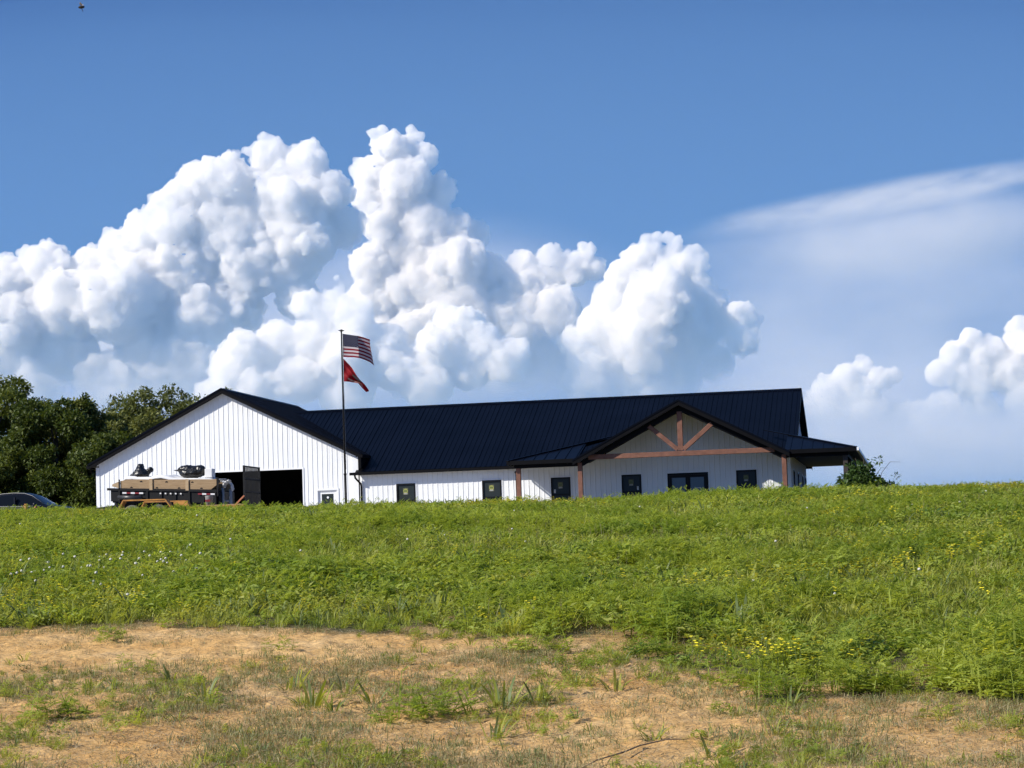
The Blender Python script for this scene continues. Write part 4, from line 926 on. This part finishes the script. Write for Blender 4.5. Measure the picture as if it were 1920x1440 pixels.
def sow(name, coll, s, t, scl, idx, label, cat, tilt_=.12, sink=.01):
    """one uncountable growth: a point for every tuft, an instance of a plant on each point"""
    n_ = len(s); x, y = st2xy(s, t); z = gz_st(s, t) - sink; rg = np.random.default_rng(len(name) * 7 + n_)
    d = bpy.data.meshes.new(name); d.vertices.add(n_); d.vertices.foreach_set('co', np.stack([x, y, z], 1).astype(np.float32).reshape(-1))
    a = d.attributes.new('rot', 'FLOAT_VECTOR', 'POINT'); a.data.foreach_set('vector', np.stack([rg.normal(0, tilt_, n_), rg.normal(0, tilt_, n_), rg.uniform(0, 6.283, n_)], 1).astype(np.float32).reshape(-1))
    a = d.attributes.new('scl', 'FLOAT', 'POINT'); a.data.foreach_set('value', np.asarray(scl, np.float32))
    a = d.attributes.new('idx', 'INT', 'POINT'); a.data.foreach_set('value', np.asarray(idx, np.int32))
    o = bpy.data.objects.new(name, d); col.objects.link(o); o['kind'] = 'stuff'; tag(o, label, cat)
    g = bpy.data.node_groups.new(name, 'GeometryNodeTree'); g.interface.new_socket('Geometry', in_out='INPUT', socket_type='NodeSocketGeometry'); g.interface.new_socket('Geometry', in_out='OUTPUT', socket_type='NodeSocketGeometry')
    N_, L_ = g.nodes, g.links; gi, go = N_.new('NodeGroupInput'), N_.new('NodeGroupOutput'); ci = N_.new('GeometryNodeCollectionInfo'); ci.inputs[0].default_value = coll; ci.inputs[1].default_value = True; ci.inputs[2].default_value = True
    ip_ = N_.new('GeometryNodeInstanceOnPoints'); ip_.inputs['Pick Instance'].default_value = True
    def na(nm, ty_):
        q = N_.new('GeometryNodeInputNamedAttribute'); q.data_type = ty_; q.inputs[0].default_value = nm; return q.outputs[0]
    e2 = N_.new('FunctionNodeEulerToRotation'); L_.new(na('rot', 'FLOAT_VECTOR'), e2.inputs[0])
    L_.new(gi.outputs[0], ip_.inputs['Points']); L_.new(ci.outputs[0], ip_.inputs['Instance']); L_.new(na('idx', 'INT'), ip_.inputs['Instance Index']); L_.new(e2.outputs[0], ip_.inputs['Rotation']); L_.new(na('scl', 'FLOAT'), ip_.inputs['Scale']); L_.new(ip_.outputs[0], go.inputs[0])
    o.modifiers.new('plants', 'NODES').node_group = g
    return o
def rand_st(n_, s0, s1, extra, rg):
    s = np.sqrt(rg.uniform(s0 * s0, s1 * s1, n_)) if s0 > 0 else rg.uniform(s0, s1, n_); hw = s * .225 + extra
    t = rg.uniform(-1, 1, n_) * hw; return s, t
rg = np.random.default_rng(12)
s, t = rand_st(44000, 19.5, 78, 2.8, rg)
keep = grassy(s, t) > rg.uniform(.35, .95, len(s)); keep &= ~((s > 70) & (rg.uniform(0, 1, len(s)) < .5))
x_, y_ = st2xy(s, t); keep &= ~((x_ > -6) & (x_ < 14.5) & (y_ > -22.2))
s, t = s[keep], t[keep]
patch = fbm(s * .22, t * .22, 3, 51); patch2 = fbm(s * .35 + 40, t * .35, 3, 61); rr = rg.uniform(0, 1, len(s))
weedy = np.clip((patch - .47) * 6 + .22 + np.clip((30 - s) / 10, 0, .45) + np.clip(t / 12, -.2, .2), .06, .93)
idx = np.where(rr < weedy, rg.integers(9, 13, len(s)), rg.integers(0, 9, len(s)))
idx = np.where(rg.uniform(0, 1, len(s)) < np.clip(.38 + (patch2 - .5) * 2.2, .15, .7), rg.integers(13, 18, len(s)), idx)
idx = np.where((patch2 > .6) & (rg.uniform(0, 1, len(s)) < .2), rg.integers(18, 20, len(s)), idx)
edge = np.clip((s - edge_s(t)) / 3, 0, 1)
scl = np.where((idx >= 9) & (idx < 13), 1.0 + .45 * np.clip((t + 1) / 3, 0, 1) * np.clip((34 - s) / 8, 0, 1), 1.0) * rg.uniform(.85, 1.6, len(s)) * (.70 + .30 * edge) * (.55 + .95 * fbm(s * .42, t * .42, 3, 71))
sow('grass', PC['meadow'], s, t, scl, idx, 'tall green grass and weeds covering the hillside', 'grass')
def bareness(s, t):
    g = lambda s0, t0, a, b: np.exp(-((s - s0) / a) ** 2 - ((t - t0) / b) ** 2)
    return np.clip(1.25 * g(28.6, -5.2, 2.6, 2.6) + .9 * g(27.8, -2.6, 1.5, 1.4) + g(19.8, 1.2, 1.6, 1.1) + .8 * g(27.5, .2, 1.2, 1.2) + .6 * g(22.5, -5.2, 1.2, 1.0), 0, .95) * (.6 + .8 * fbm(s * 1.3, t * 2.0, 3, 133)).clip(0, 1.05)
# the sparse growth on the soil
s, t = rand_st(52000, 14.5, 33, 1.5, rg); gr = grassy(s, t); pt = fbm(s * .45, t * .9, 4, 81)
low = np.clip((24 - s) / 8, 0, 1) * .10
keep = (gr < .6) & (rg.uniform(0, 1, len(s)) < np.clip((pt + low - .46) * 4.5, .05, 1) * (1 - bareness(s, t))); s, t = s[keep], t[keep]
sow('grass_sprouts', PC['sprout'], s, t, rg.uniform(.5, 1.3, len(s)), rg.integers(0, 5, len(s)), 'short thin grass sprouting sparsely on the bare soil', 'grass', .2)
# straggling low weeds and grass that creep down from the slope onto the soil
s, t = rand_st(15000, 15, 31, 1.2, rg); pt = fbm(s * .5 + 9, t * 1.0, 4, 85); gr = grassy(s, t)
want = np.clip((pt - .50) * 4 + np.clip((t + 2) / 6, -.2, .6) * .5 + np.clip(1 - np.abs(s - 22) / 4, 0, 1) * .12, 0, .75) * (1 - bareness(s, t)) ** 2
keep = (gr < .6) & (rg.uniform(0, 1, len(s)) < want); s, t = s[keep], t[keep]; r3 = rg.uniform(0, 1, len(s))
sow('creeping_weeds', PC['meadow'], s, t, rg.uniform(.22, .58, len(s)), np.where(r3 < .6, rg.integers(0, 9, len(s)), np.where(r3 < .8, rg.integers(9, 13, len(s)), rg.integers(13, 20, len(s)))), 'low green weeds creeping in ragged patches over the bare soil', 'weeds', .2)
s, t = rand_st(55000, 14.5, 33, 1.5, rg); keep = (grassy(s, t) < .7) & (rg.uniform(0, 1, len(s)) > .72 * bareness(s, t)); s, t = s[keep], t[keep]
sow('straw_litter', PC['straw'], s, t, rg.uniform(.6, 1.3, len(s)), rg.integers(0, 7, len(s)), 'bits of straw and dead stems scattered over the bare soil', 'straw', .06, -.012)
# flowers
s, t = rand_st(20000, 22, 72, 2, rg); pf_ = fbm(s * .3, t * .3, 3, 91); crest = np.clip((s - 50) / 14, 0, 1) * .55
keep = (grassy(s, t) > .8) & (rg.uniform(0, 1, len(s)) < np.clip((pf_ - .55) * 3.0 + crest * .9, .012, .85)); s, t = s[keep], t[keep]
sow('yellow_flowers', PC['yellow'], s, t, rg.uniform(.85, 1.3, len(s)), rg.integers(0, 3, len(s)), 'small yellow wildflowers dotted through the grass', 'flowers')
s = np.concatenate([rg.normal(39.2, 1.9, 60), rg.uniform(24, 60, 36)]); t = np.concatenate([rg.normal(-7.2, 1.6, 60), rg.uniform(-12, 12, 36)]); keep = grassy(s, t) > .8
s, t = s[keep], t[keep]; sow('white_clover', PC['white'], s, t, rg.uniform(1.2, 1.75, len(s)), rg.integers(0, 2, len(s)), 'white clover heads in the grass, thickest on the left', 'flowers')
s, t = rand_st(2600, 24, 70, 2, rg); keep = (grassy(s, t) > .8) & (fbm(s * .25, t * .25, 2, 99) + rg.uniform(-.2, .2, len(s)) > .5); s, t = s[keep], t[keep]
sow('seed_stalks', PC['stalk'], s, t, rg.uniform(.6, 1.05, len(s)), rg.integers(0, 3, len(s)), 'thin dry seed stalks standing above the grass', 'grass')

# --- single weeds standing out on the bare soil
def mesh_only(name, V, F, m):
    d = bpy.data.meshes.new(name); d.from_pydata(V, [], F); d.update(); d.materials.append(m); return d
BL = []
for q in range(5):
    V, F = [], []; blade(V, F, 0, 0, 0, .26, .021, .12 + .1 * q, .5 + .22 * q, 5); BL.append(mesh_only('blade', V, F, M['blue_grass'] if q % 2 else M['grass']))
RW = []
rg = np.random.default_rng(33)
for q in range(4):
    V, F = [], []
    ragweed(rg, .20 + .03 * q, 10, .14, V, F); RW.append(mesh_only('leafy_stem', V, F, M['weed']))
def weed(s, t, kind, size, label, seed):
    rg = np.random.default_rng(seed); x, y = (float(q) for q in st2xy(s, t)); z = gz(x, y)
    o = thing('weed' if kind != 'grass' else 'grass_tuft', (x, y, z - .01), label, 'weed' if kind != 'grass' else 'grass', 'single weeds on the bare soil'); del o['root']
    size = size * 1.25; nb = {'grass': 19, 'bush': 6, 'leafy': 0}[kind]
    for k in range(nb):
        c = bpy.data.objects.new('blade', BL[rg.integers(5)]); col.objects.link(c); c.parent = o; a = rg.uniform(0, 6.283); r_ = .10 * math.sqrt(rg.uniform(0, 1)) * size
        c.location = (r_ * math.cos(a), r_ * math.sin(a), 0); c.rotation_euler = (rg.normal(0, .15), rg.uniform(-.1, .6), a); e_ = size * rg.uniform(.35, .95); c.scale = (e_, e_ * 1.1, e_)
    for k in range({'grass': 0, 'bush': 18, 'leafy': 8}[kind]):
        c = bpy.data.objects.new('leafy_stem', RW[rg.integers(4)]); col.objects.link(c); c.parent = o; a = rg.uniform(0, 6.283); r_ = .25 * math.sqrt(rg.uniform(0, 1)) * size
        c.location = (r_ * math.cos(a), r_ * math.sin(a), 0); c.rotation_euler = (rg.uniform(-.3, .3), rg.uniform(-.3, .3), a); e_ = size * rg.uniform(.45, .95); c.scale = (e_, e_, e_)
    return o
for q in [
 (20.8, -.77, 'bush', 1.35, 'largest bushy green weed in the middle of the bare soil'),
 (21.35, -4.33, 'bush', 1.0, 'bushy weed near the left edge of the bare soil'),
 (29.15, -5.22, 'leafy', 1.1, 'lone small weed on the orange soil just below the grass edge at left'),
 (25.55, -4.17, 'leafy', .8, 'small feathery weed in the upper left of the bare soil'),
 (24.6, -3.75, 'grass', .9, 'grass tuft behind the middle of the left soil patch'),
 (22.75, -3.13, 'grass', 1.0, 'single wide bladed grass tuft left of the soil centre'),
 (23.45, -2.36, 'grass', 1.05, 'upper grass tuft of the group left of the largest weed'),
 (21.9, -2.0, 'grass', 1.25, 'broad spreading grass tuft left of the largest weed'),
 (22.05, -1.43, 'grass', 1.0, 'grass tuft touching the left side of the largest weed'),
 (21.4, -.2, 'grass', 1.2, 'tall bladed grass tuft right behind the largest weed'),
 (19.35, -.25, 'grass', .85, 'short grass tuft in front of the largest weed'),
 (22.5, .94, 'grass', 1.1, 'upright grass tuft right of centre below the green slope'),
 (26.5, -.1, 'leafy', 1.2, 'dark green weed mat at the top centre of the bare soil'),
 (26.4, .25, 'leafy', 1.1, 'second weed of the dark mat, on its right'),
 (18.85, 1.06, 'grass', .75, 'small tuft with one long leaf right of the soil centre'),
 (17.75, 1.43, 'grass', .8, 'grass tuft close to the bottom edge right of centre'),
 (18.75, 2.05, 'grass', .7, 'thin grass tuft on the pale soil at lower right'),
 (18.35, -2.22, 'grass', .65, 'small grass tuft near the bottom edge at left'),
 (21.05, -3.17, 'grass', .6, 'tiny grass tuft beside the bushy weed on the left'),
 (20.75, 2.4, 'grass', .9, 'grass tuft at the foot of the green slope on the right'),
 (19.35, 3.49, 'leafy', .7, 'low weed at the far right of the soil'),
 (25.45, 1.97, 'leafy', 1.2, 'feathery weed at the lower edge of the slope, right of centre'),
 (25.6, 1.45, 'leafy', 1.0, 'feathery weed left of its twin at the slope edge'),
 (24.0, -4.5, 'grass', .75, 'grass tuft on the soil above the left bushy weed'),
 (21.6, 3.4, 'bush', 1.1, 'bushy weed leaning out of the slope at lower right'),
 (22.4, 2.1, 'bush', 1.0, 'bushy weed at the tip of the green slope right of centre'),
 (22.9, -1.75, 'grass', .9, 'middle tuft of the grass group left of the largest weed'),
 (21.3, -1.75, 'grass', .8, 'front tuft of the grass group left of the largest weed'),
 (22.6, -.5, 'grass', 1.0, 'grass tuft on the soil just behind the largest weed'),
 (21.6, .15, 'grass', .95, 'grass tuft a step right of the largest weed'),
 (20.3, -1.2, 'leafy', .8, 'low weed at the left foot of the largest weed'),
 (23.0, .55, 'grass', .8, 'grass tuft left of the upright one below the slope'),
 (27.4, -2.9, 'leafy', .7, 'small weed on the orange soil below the grass edge, left of centre'),
 (18.1, -1.1, 'grass', .55, 'small tuft near the bottom edge left of centre'),
]: weed(q[0], q[1], q[2], q[3], q[4], int(q[0] * 100))
# dry stick on the soil
pts = [(17.2, .42), (17.6, .55), (18.0, .78), (18.35, .92), (18.6, 1.15), (18.55, 1.42)]
P3 = [(*map(float, st2xy(a, b)), gz(*map(float, st2xy(a, b))) + .025) for a, b in pts]
o = MB().tube(P3, [.002, .005, .007, .006, .005, .002], 6).build('stick', mat('weathered_wood', (.16, .12, .08), .9, .2, 9), None, True); tag(o, 'thin crooked dry stick lying on the soil near the bottom edge', 'stick')
# ------------------------------------------------------------------ clouds, kilometres away
def cloud_xyz(a, b, dist):
    """bearing a (right) and height b (up) in thousandths of a quarter radian from the middle of the view -> world point at that distance"""
    ca, sa = math.cos(ROLL), math.sin(ROLL)
    a, b = a - 960, 720 - b
    x = ca * a + sa * b; y = -sa * a + ca * b
    cp_, sp_ = math.cos(PITCH), math.sin(PITCH)
    f_ = 4280 * cp_ - y * sp_; z = 4280 * sp_ + y * cp_
    k = dist / 4280
    return np.array([CAM[0] + k * (FWD[0] * f_ + RGT[0] * x), CAM[1] + k * (FWD[1] * f_ + RGT[1] * x), CAM[2] + k * z])

def ico(sub):
    import bmesh
    b = bmesh.new(); bmesh.ops.create_icosphere(b, subdivisions=sub, radius=1)
    v = np.array([p.co[:] for p in b.verts]); f = np.array([[q.index for q in p.verts] for p in b.faces]); b.free(); return v, f
ICO = {1: ico(1), 2: ico(2), 3: ico(3)}

def cloud_mat(name, zlo, zhi, dens, step=.5):
    """billowing water droplets: scattering air that thins out towards the cloud's ragged base"""
    m = bpy.data.materials.new(name); m.use_nodes = True; n = m.node_tree.nodes; l = m.node_tree.links; n.clear()
    o = n.new('ShaderNodeOutputMaterial'); v = n.new('ShaderNodeVolumeScatter'); l.new(v.outputs[0], o.inputs['Volume'])
    v.inputs['Color'].default_value = (.90, .905, .915, 1); v.inputs['Anisotropy'].default_value = 0.
    tc_ = n.new('ShaderNodeTexCoord'); sp = n.new('ShaderNodeSeparateXYZ'); l.new(tc_.outputs['Object'], sp.inputs[0])
    mr = n.new('ShaderNodeMapRange'); mr.interpolation_type = 'SMOOTHSTEP'; mr.inputs[1].default_value = zlo; mr.inputs[2].default_value = zhi
    mr.inputs[3].default_value = .10; l.new(sp.outputs[2], mr.inputs[0])
    pw_ = n.new('ShaderNodeMath'); pw_.operation = 'POWER'; pw_.inputs[1].default_value = 2.4; l.new(mr.outputs[0], pw_.inputs[0])
    t = noise_node(n, l, tc_.outputs['Object'], .006, 5, .65)
    nr = n.new('ShaderNodeMapRange'); nr.inputs[1].default_value = .36; nr.inputs[2].default_value = .62; nr.inputs[3].default_value = .12; nr.inputs[4].default_value = 1.3; l.new(t.outputs[0], nr.inputs[0])
    m1 = n.new('ShaderNodeMath'); m1.operation = 'MULTIPLY'; l.new(pw_.outputs[0], m1.inputs[0]); l.new(nr.outputs[0], m1.inputs[1])
    m2 = n.new('ShaderNodeMath'); m2.operation = 'MULTIPLY'; m2.inputs[1].default_value = dens; l.new(m1.outputs[0], m2.inputs[0]); l.new(m2.outputs[0], v.inputs['Density'])
    m.cycles.volume_step_rate = step
    return m

def puff_cloud(name, lobes, dist, dens, label, seed, voxel, fade, group='cumulus clouds over the house'):
    """heaped cloud: lobes carry smaller heads, those smaller ones still; fused into one billowing skin"""
    rg = np.random.default_rng(seed); k = dist / 4280; V = []; F = []; nv_ = 0
    toward = -np.array([FWD[0], FWD[1], 0]); up = np.array([0, 0, 1.]); lf = np.array([-RGT[0], -RGT[1], 0])
    def put(c, r, sub):
        nonlocal nv_
        v, f = ICO[sub]; V.append(v * r * np.array([1, 1, .94]) + c); F.append(f + nv_); nv_ += len(v)
    def kids(c, r, depth):
        nk = (46, 9)[depth]
        for _ in range(nk):
            d = rg.normal(size=3) + up * .4 + toward * .7; d /= np.linalg.norm(d)
            rr_ = r * (rg.uniform(.10, .20) if rg.uniform() < .62 else rg.uniform(.2, .36)) if depth == 0 else r * rg.uniform(.25, .48)
            cc = c + d * (r * rg.uniform(.86, 1.02) - rr_ * .25)
            if rr_ < .9 * voxel: continue
            put(cc, rr_, 2 if rr_ > 5 * voxel else 1)
            if depth < 1: kids(cc, rr_, depth + 1)
    for q in lobes:
        a, b, r = q[:3]; dd = q[3] if len(q) > 3 else 0
        c = cloud_xyz(a, b, dist) - toward * (rg.uniform(-.4, .4) * r * k - dd * k); R_ = r * k * .88
        put(c, R_, 3); kids(c, R_, 0)
    V = np.concatenate(V); F = np.concatenate(F); cen = V.mean(0); V = V - cen
    d = bpy.data.meshes.new(name); d.vertices.add(len(V)); d.vertices.foreach_set('co', V.astype(np.float32).reshape(-1))
    d.loops.add(F.size); d.loops.foreach_set('vertex_index', F.reshape(-1).astype(np.int32)); d.polygons.add(len(F)); d.polygons.foreach_set('loop_start', (np.arange(len(F)) * 3).astype(np.int32)); d.update(calc_edges=True)
    tmp = bpy.data.objects.new('tmp', d); col.objects.link(tmp)
    md = tmp.modifiers.new('r', 'REMESH'); md.mode = 'VOXEL'; md.voxel_size = voxel
    sm = tmp.modifiers.new('s', 'SMOOTH'); sm.factor = .5; sm.iterations = 1
    for sc_, st_ in ((voxel * 16, voxel * 4.5), (voxel * 6, voxel * 3.0), (voxel * 2.6, voxel * 1.8)):
        tx = bpy.data.textures.new(name, 'CLOUDS'); tx.noise_scale = sc_; tx.noise_depth = 3
        dm = tmp.modifiers.new('d', 'DISPLACE'); dm.texture = tx; dm.strength = st_; dm.mid_level = .5; dm.texture_coords = 'LOCAL'
    dg = bpy.context.evaluated_depsgraph_get(); ev = tmp.evaluated_get(dg)
    d2_ = bpy.data.meshes.new_from_object(ev, depsgraph=dg); d2_.name = name; d2_.materials.clear()
    bpy.data.objects.remove(tmp)
    zlo, zhi = fade; zlo = cloud_xyz(960, zlo, dist)[2] - cen[2]; zhi = cloud_xyz(960, zhi, dist)[2] - cen[2]
    o = obj(name, d2_, None, cloud_mat('cloud_droplets', zlo, zhi, dens), True); o.location = cen
    return tag(o, label, 'cloud', group)

puff_cloud('cumulus_cloud', [(492,257,12),(507,262,13),(480,276,13),(517,276,13),(462,285,12),(440,292,14),(508,298,46),(575,315,50),(610,365,55),(545,385,80),(430,345,58),(385,350,55),(350,380,60),(325,420,68),(440,430,90),(272,440,50),(240,480,66),(170,500,46),(90,505,58),(20,530,60),(125,580,88),(230,570,98),(335,520,90),(30,610,80),(-60,570,90),(640,425,50),(575,450,72),(470,500,75),(380,590,80),(285,650,82),(120,665,75),(10,680,65),(-70,680,80),(540,500,60),(430,570,70),(350,680,70),(200,720,70),(60,740,80),(300,750,80),(460,740,70),(560,560,50)],
           8600, .06, 'huge heaped cloud on the left, climbing to a rounded white head above the garage', 1, 4.9, (830, 560))
puff_cloud('cumulus_cloud', [(699,250,12),(716,245,13),(710,266,19),(772,245,13),(785,256,13),(766,264,17),(745,268,16),(740,288,44),(795,298,30),(700,328,46),(762,345,60),(820,360,40),(690,368,38),(722,410,58),(800,420,64),(850,435,48),(885,440,38),(760,480,78),(695,500,46),(850,500,78),(790,550,90),(905,515,48),(705,560,58),(930,565,58),(980,495,32),(970,540,48),(1032,482,28),(1020,525,48),(1092,462,12),(1106,468,13),(1098,482,16),(1070,505,42),(1115,505,26),(860,600,80),(960,610,70),(1040,590,60),(1000,680,70),(920,700,70),(1080,690,60),(780,640,70),(700,640,60)],
           9400, .06, 'tall narrow cloud tower in the centre, the highest top in the sky', 2, 5.0, (820, 540))
puff_cloud('cumulus_cloud', [(632,522,8),(642,532,9),(636,545,13),(575,572,34),(615,590,46),(665,600,46),(590,640,58),(520,650,56),(460,662,46),(432,690,46),(650,670,68),(722,645,46),(742,690,56),(560,710,60),(842,600,36),(874,612,42),(820,650,50),(905,640,42),(880,690,50),(480,725,50),(950,675,50),(650,740,60),(800,720,60),(400,745,40)],
           7800, .06, 'low ragged cream cloud in front of the towers, behind the flags', 3, 4.6, (900, 670))
puff_cloud('cumulus_cloud', [(1212,450,15),(1232,446,14),(1252,446,14),(1266,458,16),(1225,468,20),(1290,470,14),(1300,488,33),(1200,490,42),(1262,508,58),(1170,520,42),(1150,560,48),(1232,570,78),(1312,540,38),(1330,570,42),(1130,612,56),(1205,640,78),(1292,630,58),(1350,612,38),(1382,592,32),(1408,592,14),(1424,600,13),(1412,614,16),(1392,640,36),(1112,680,56),(1182,710,68),(1272,700,58),(1342,680,46),(1080,642,36),(1100,740,60),(1230,760,60)],
           9000, .06, 'broad cauliflower cloud rising behind the porch gable', 4, 5.0, (850, 570))
puff_cloud('cumulus_cloud', [(1620,684,22),(1582,705,28),(1650,712,30),(1552,735,36),(1612,740,44),(1676,705,20),(1530,765,34),(1625,780,46),(1690,790,44),(1570,805,48),(1660,820,50)],
           11500, .06, 'small cloud just right of the house ridge, low in the sky', 5, 6., (850, 690))
puff_cloud('cumulus_cloud', [(1820,636,26),(1792,664,32),(1850,660,38),(1912,618,32),(1762,700,32),(1822,712,48),(1892,692,58),(1930,645,50),(1765,762,38),(1840,780,50),(1930,760,60),(2000,680,80),(1745,790,50),(1800,820,60),(1900,820,60)],
           10800, .06, 'lit cloud at the right edge of the picture above the field', 6, 6., (860, 680))

def soft_cloud(name, a, b, ra, rb, rd, dist, dens, label, lean=0., nscale=2.2, lo=.3, hi=.7, stretch=(1, 1, 1), tint=(1, 1, 1), cat='cloud'):
    """thin cloud: one lens of faint droplets, thick in the middle, fraying out to nothing"""
    k = dist / 4280; v, f = ICO[3]
    m = bpy.data.materials.new(name); m.use_nodes = True; n = m.node_tree.nodes; l = m.node_tree.links; n.clear()
    o_ = n.new('ShaderNodeOutputMaterial'); vv = n.new('ShaderNodeVolumeScatter'); l.new(vv.outputs[0], o_.inputs['Volume']); vv.inputs['Anisotropy'].default_value = .1; vv.inputs['Color'].default_value = (*tint, 1)
    tc_ = n.new('ShaderNodeTexCoord'); ln = n.new('ShaderNodeVectorMath'); ln.operation = 'LENGTH'; l.new(tc_.outputs['Object'], ln.inputs[0])
    fo = n.new('ShaderNodeMapRange'); fo.interpolation_type = 'SMOOTHSTEP'; fo.inputs[1].default_value = 1; fo.inputs[2].default_value = .1; l.new(ln.outputs['Value'], fo.inputs[0])
    mp_ = n.new('ShaderNodeMapping'); mp_.inputs['Scale'].default_value = stretch; mp_.inputs['Location'].default_value = (a * .01, b * .01, 0); l.new(tc_.outputs['Object'], mp_.inputs[0])
    t = noise_node(n, l, mp_.outputs[0], nscale, 5, .6); t.inputs['Distortion'].default_value = .4
    nr = n.new('ShaderNodeMapRange'); nr.interpolation_type = 'SMOOTHSTEP'; nr.inputs[1].default_value = lo; nr.inputs[2].default_value = hi; nr.inputs[3].default_value = 0; nr.inputs[4].default_value = dens; l.new(t.outputs[0], nr.inputs[0])
    mu = n.new('ShaderNodeMath'); mu.operation = 'MULTIPLY'; l.new(nr.outputs[0], mu.inputs[0]); l.new(fo.outputs[0], mu.inputs[1]); l.new(mu.outputs[0], vv.inputs['Density'])
    m.cycles.volume_step_rate = .7
    o = np_mesh(name, v, f, m); o.location = cloud_xyz(a, b, dist); o.scale = (ra * k, rd * k, rb * k); o.rotation_euler = (Matrix.Rotation(YAW, 3, 'Z') @ Matrix.Rotation(-lean, 3, 'Y')).to_euler()
    return tag(o, label, cat)
soft_cloud('cloud_veil', 1690, 366, 500, 34, 160, 15000, .0042, 'bright thin streak of high cloud across the upper right of the sky', .105 + ROLL, 2.0, .30, .66, (2.2, 1, .5))
soft_cloud('cloud_veil', 1700, 440, 520, 100, 160, 15500, .0034, 'fainter veil just under the bright streak on the right', .06, 1.8, .28, .68, (1.2, 1, .5))
soft_cloud('cloud_veil', 1680, 580, 620, 220, 220, 16500, .0019, 'broad pale haze cloud below the high veil on the right', .0, 1.6, .22, .72, (1, 1, .8))
soft_cloud('cloud_bank', 220, 690, 640, 210, 220, 12500, .0030, 'blue grey cloud bank behind the huge cloud on the left', 0, 2.4, .2, .7)
soft_cloud('cloud_bank', 800, 620, 520, 250, 220, 12800, .0030, 'blue grey cloud bank behind the central tower', 0, 2.4, .2, .7)
soft_cloud('cloud_bank', 1480, 770, 760, 200, 220, 13100, .0021, 'blue grey cloud bank low behind the porch end of the house', 0, 2.4, .2, .7)
soft_cloud('cloud_bank', 1800, 850, 760, 150, 220, 13600, .0030, 'pale grey blue cloud layer low over the field at the right', 0, 2.4, .2, .72)
soft_cloud('cloud_bank', 560, 740, 900, 150, 110, 7000, .0016, 'soft blue haze layer in front of the cloud bases over the garage', 0, 2.2, .2, .72, tint=(.82, .91, 1))
# clear summer haze far off, thickest near the ground
rd_ = 160; v, f = ICO[3]; k = 6300 / 4280; cen = cloud_xyz(960, 1060, 6300)
V = np.outer(v[:, 0] * 4200 * k, [RGT[0], RGT[1], 0]) + np.outer(v[:, 1] * rd_ * k, [FWD[0], FWD[1], 0]) + np.outer(v[:, 2] * 1150 * k, [0, 0, 1])
m = bpy.data.materials.new('far_haze'); m.use_nodes = True; n = m.node_tree.nodes; l = m.node_tree.links; n.clear()
o_ = n.new('ShaderNodeOutputMaterial'); vv = n.new('ShaderNodeVolumeScatter'); l.new(vv.outputs[0], o_.inputs['Volume']); vv.inputs['Color'].default_value = (.30, .58, 1, 1); vv.inputs['Density'].default_value = .0010; vv.inputs['Anisotropy'].default_value = 0.
o = np_mesh('haze_bank', V, f, m); o.location = cen; tag(o, 'pale blue summer haze hanging far off in front of the heaped clouds', 'haze'); o['kind'] = 'stuff'

for o_ in scene.objects:
    if 'root' in o_: del o_['root']
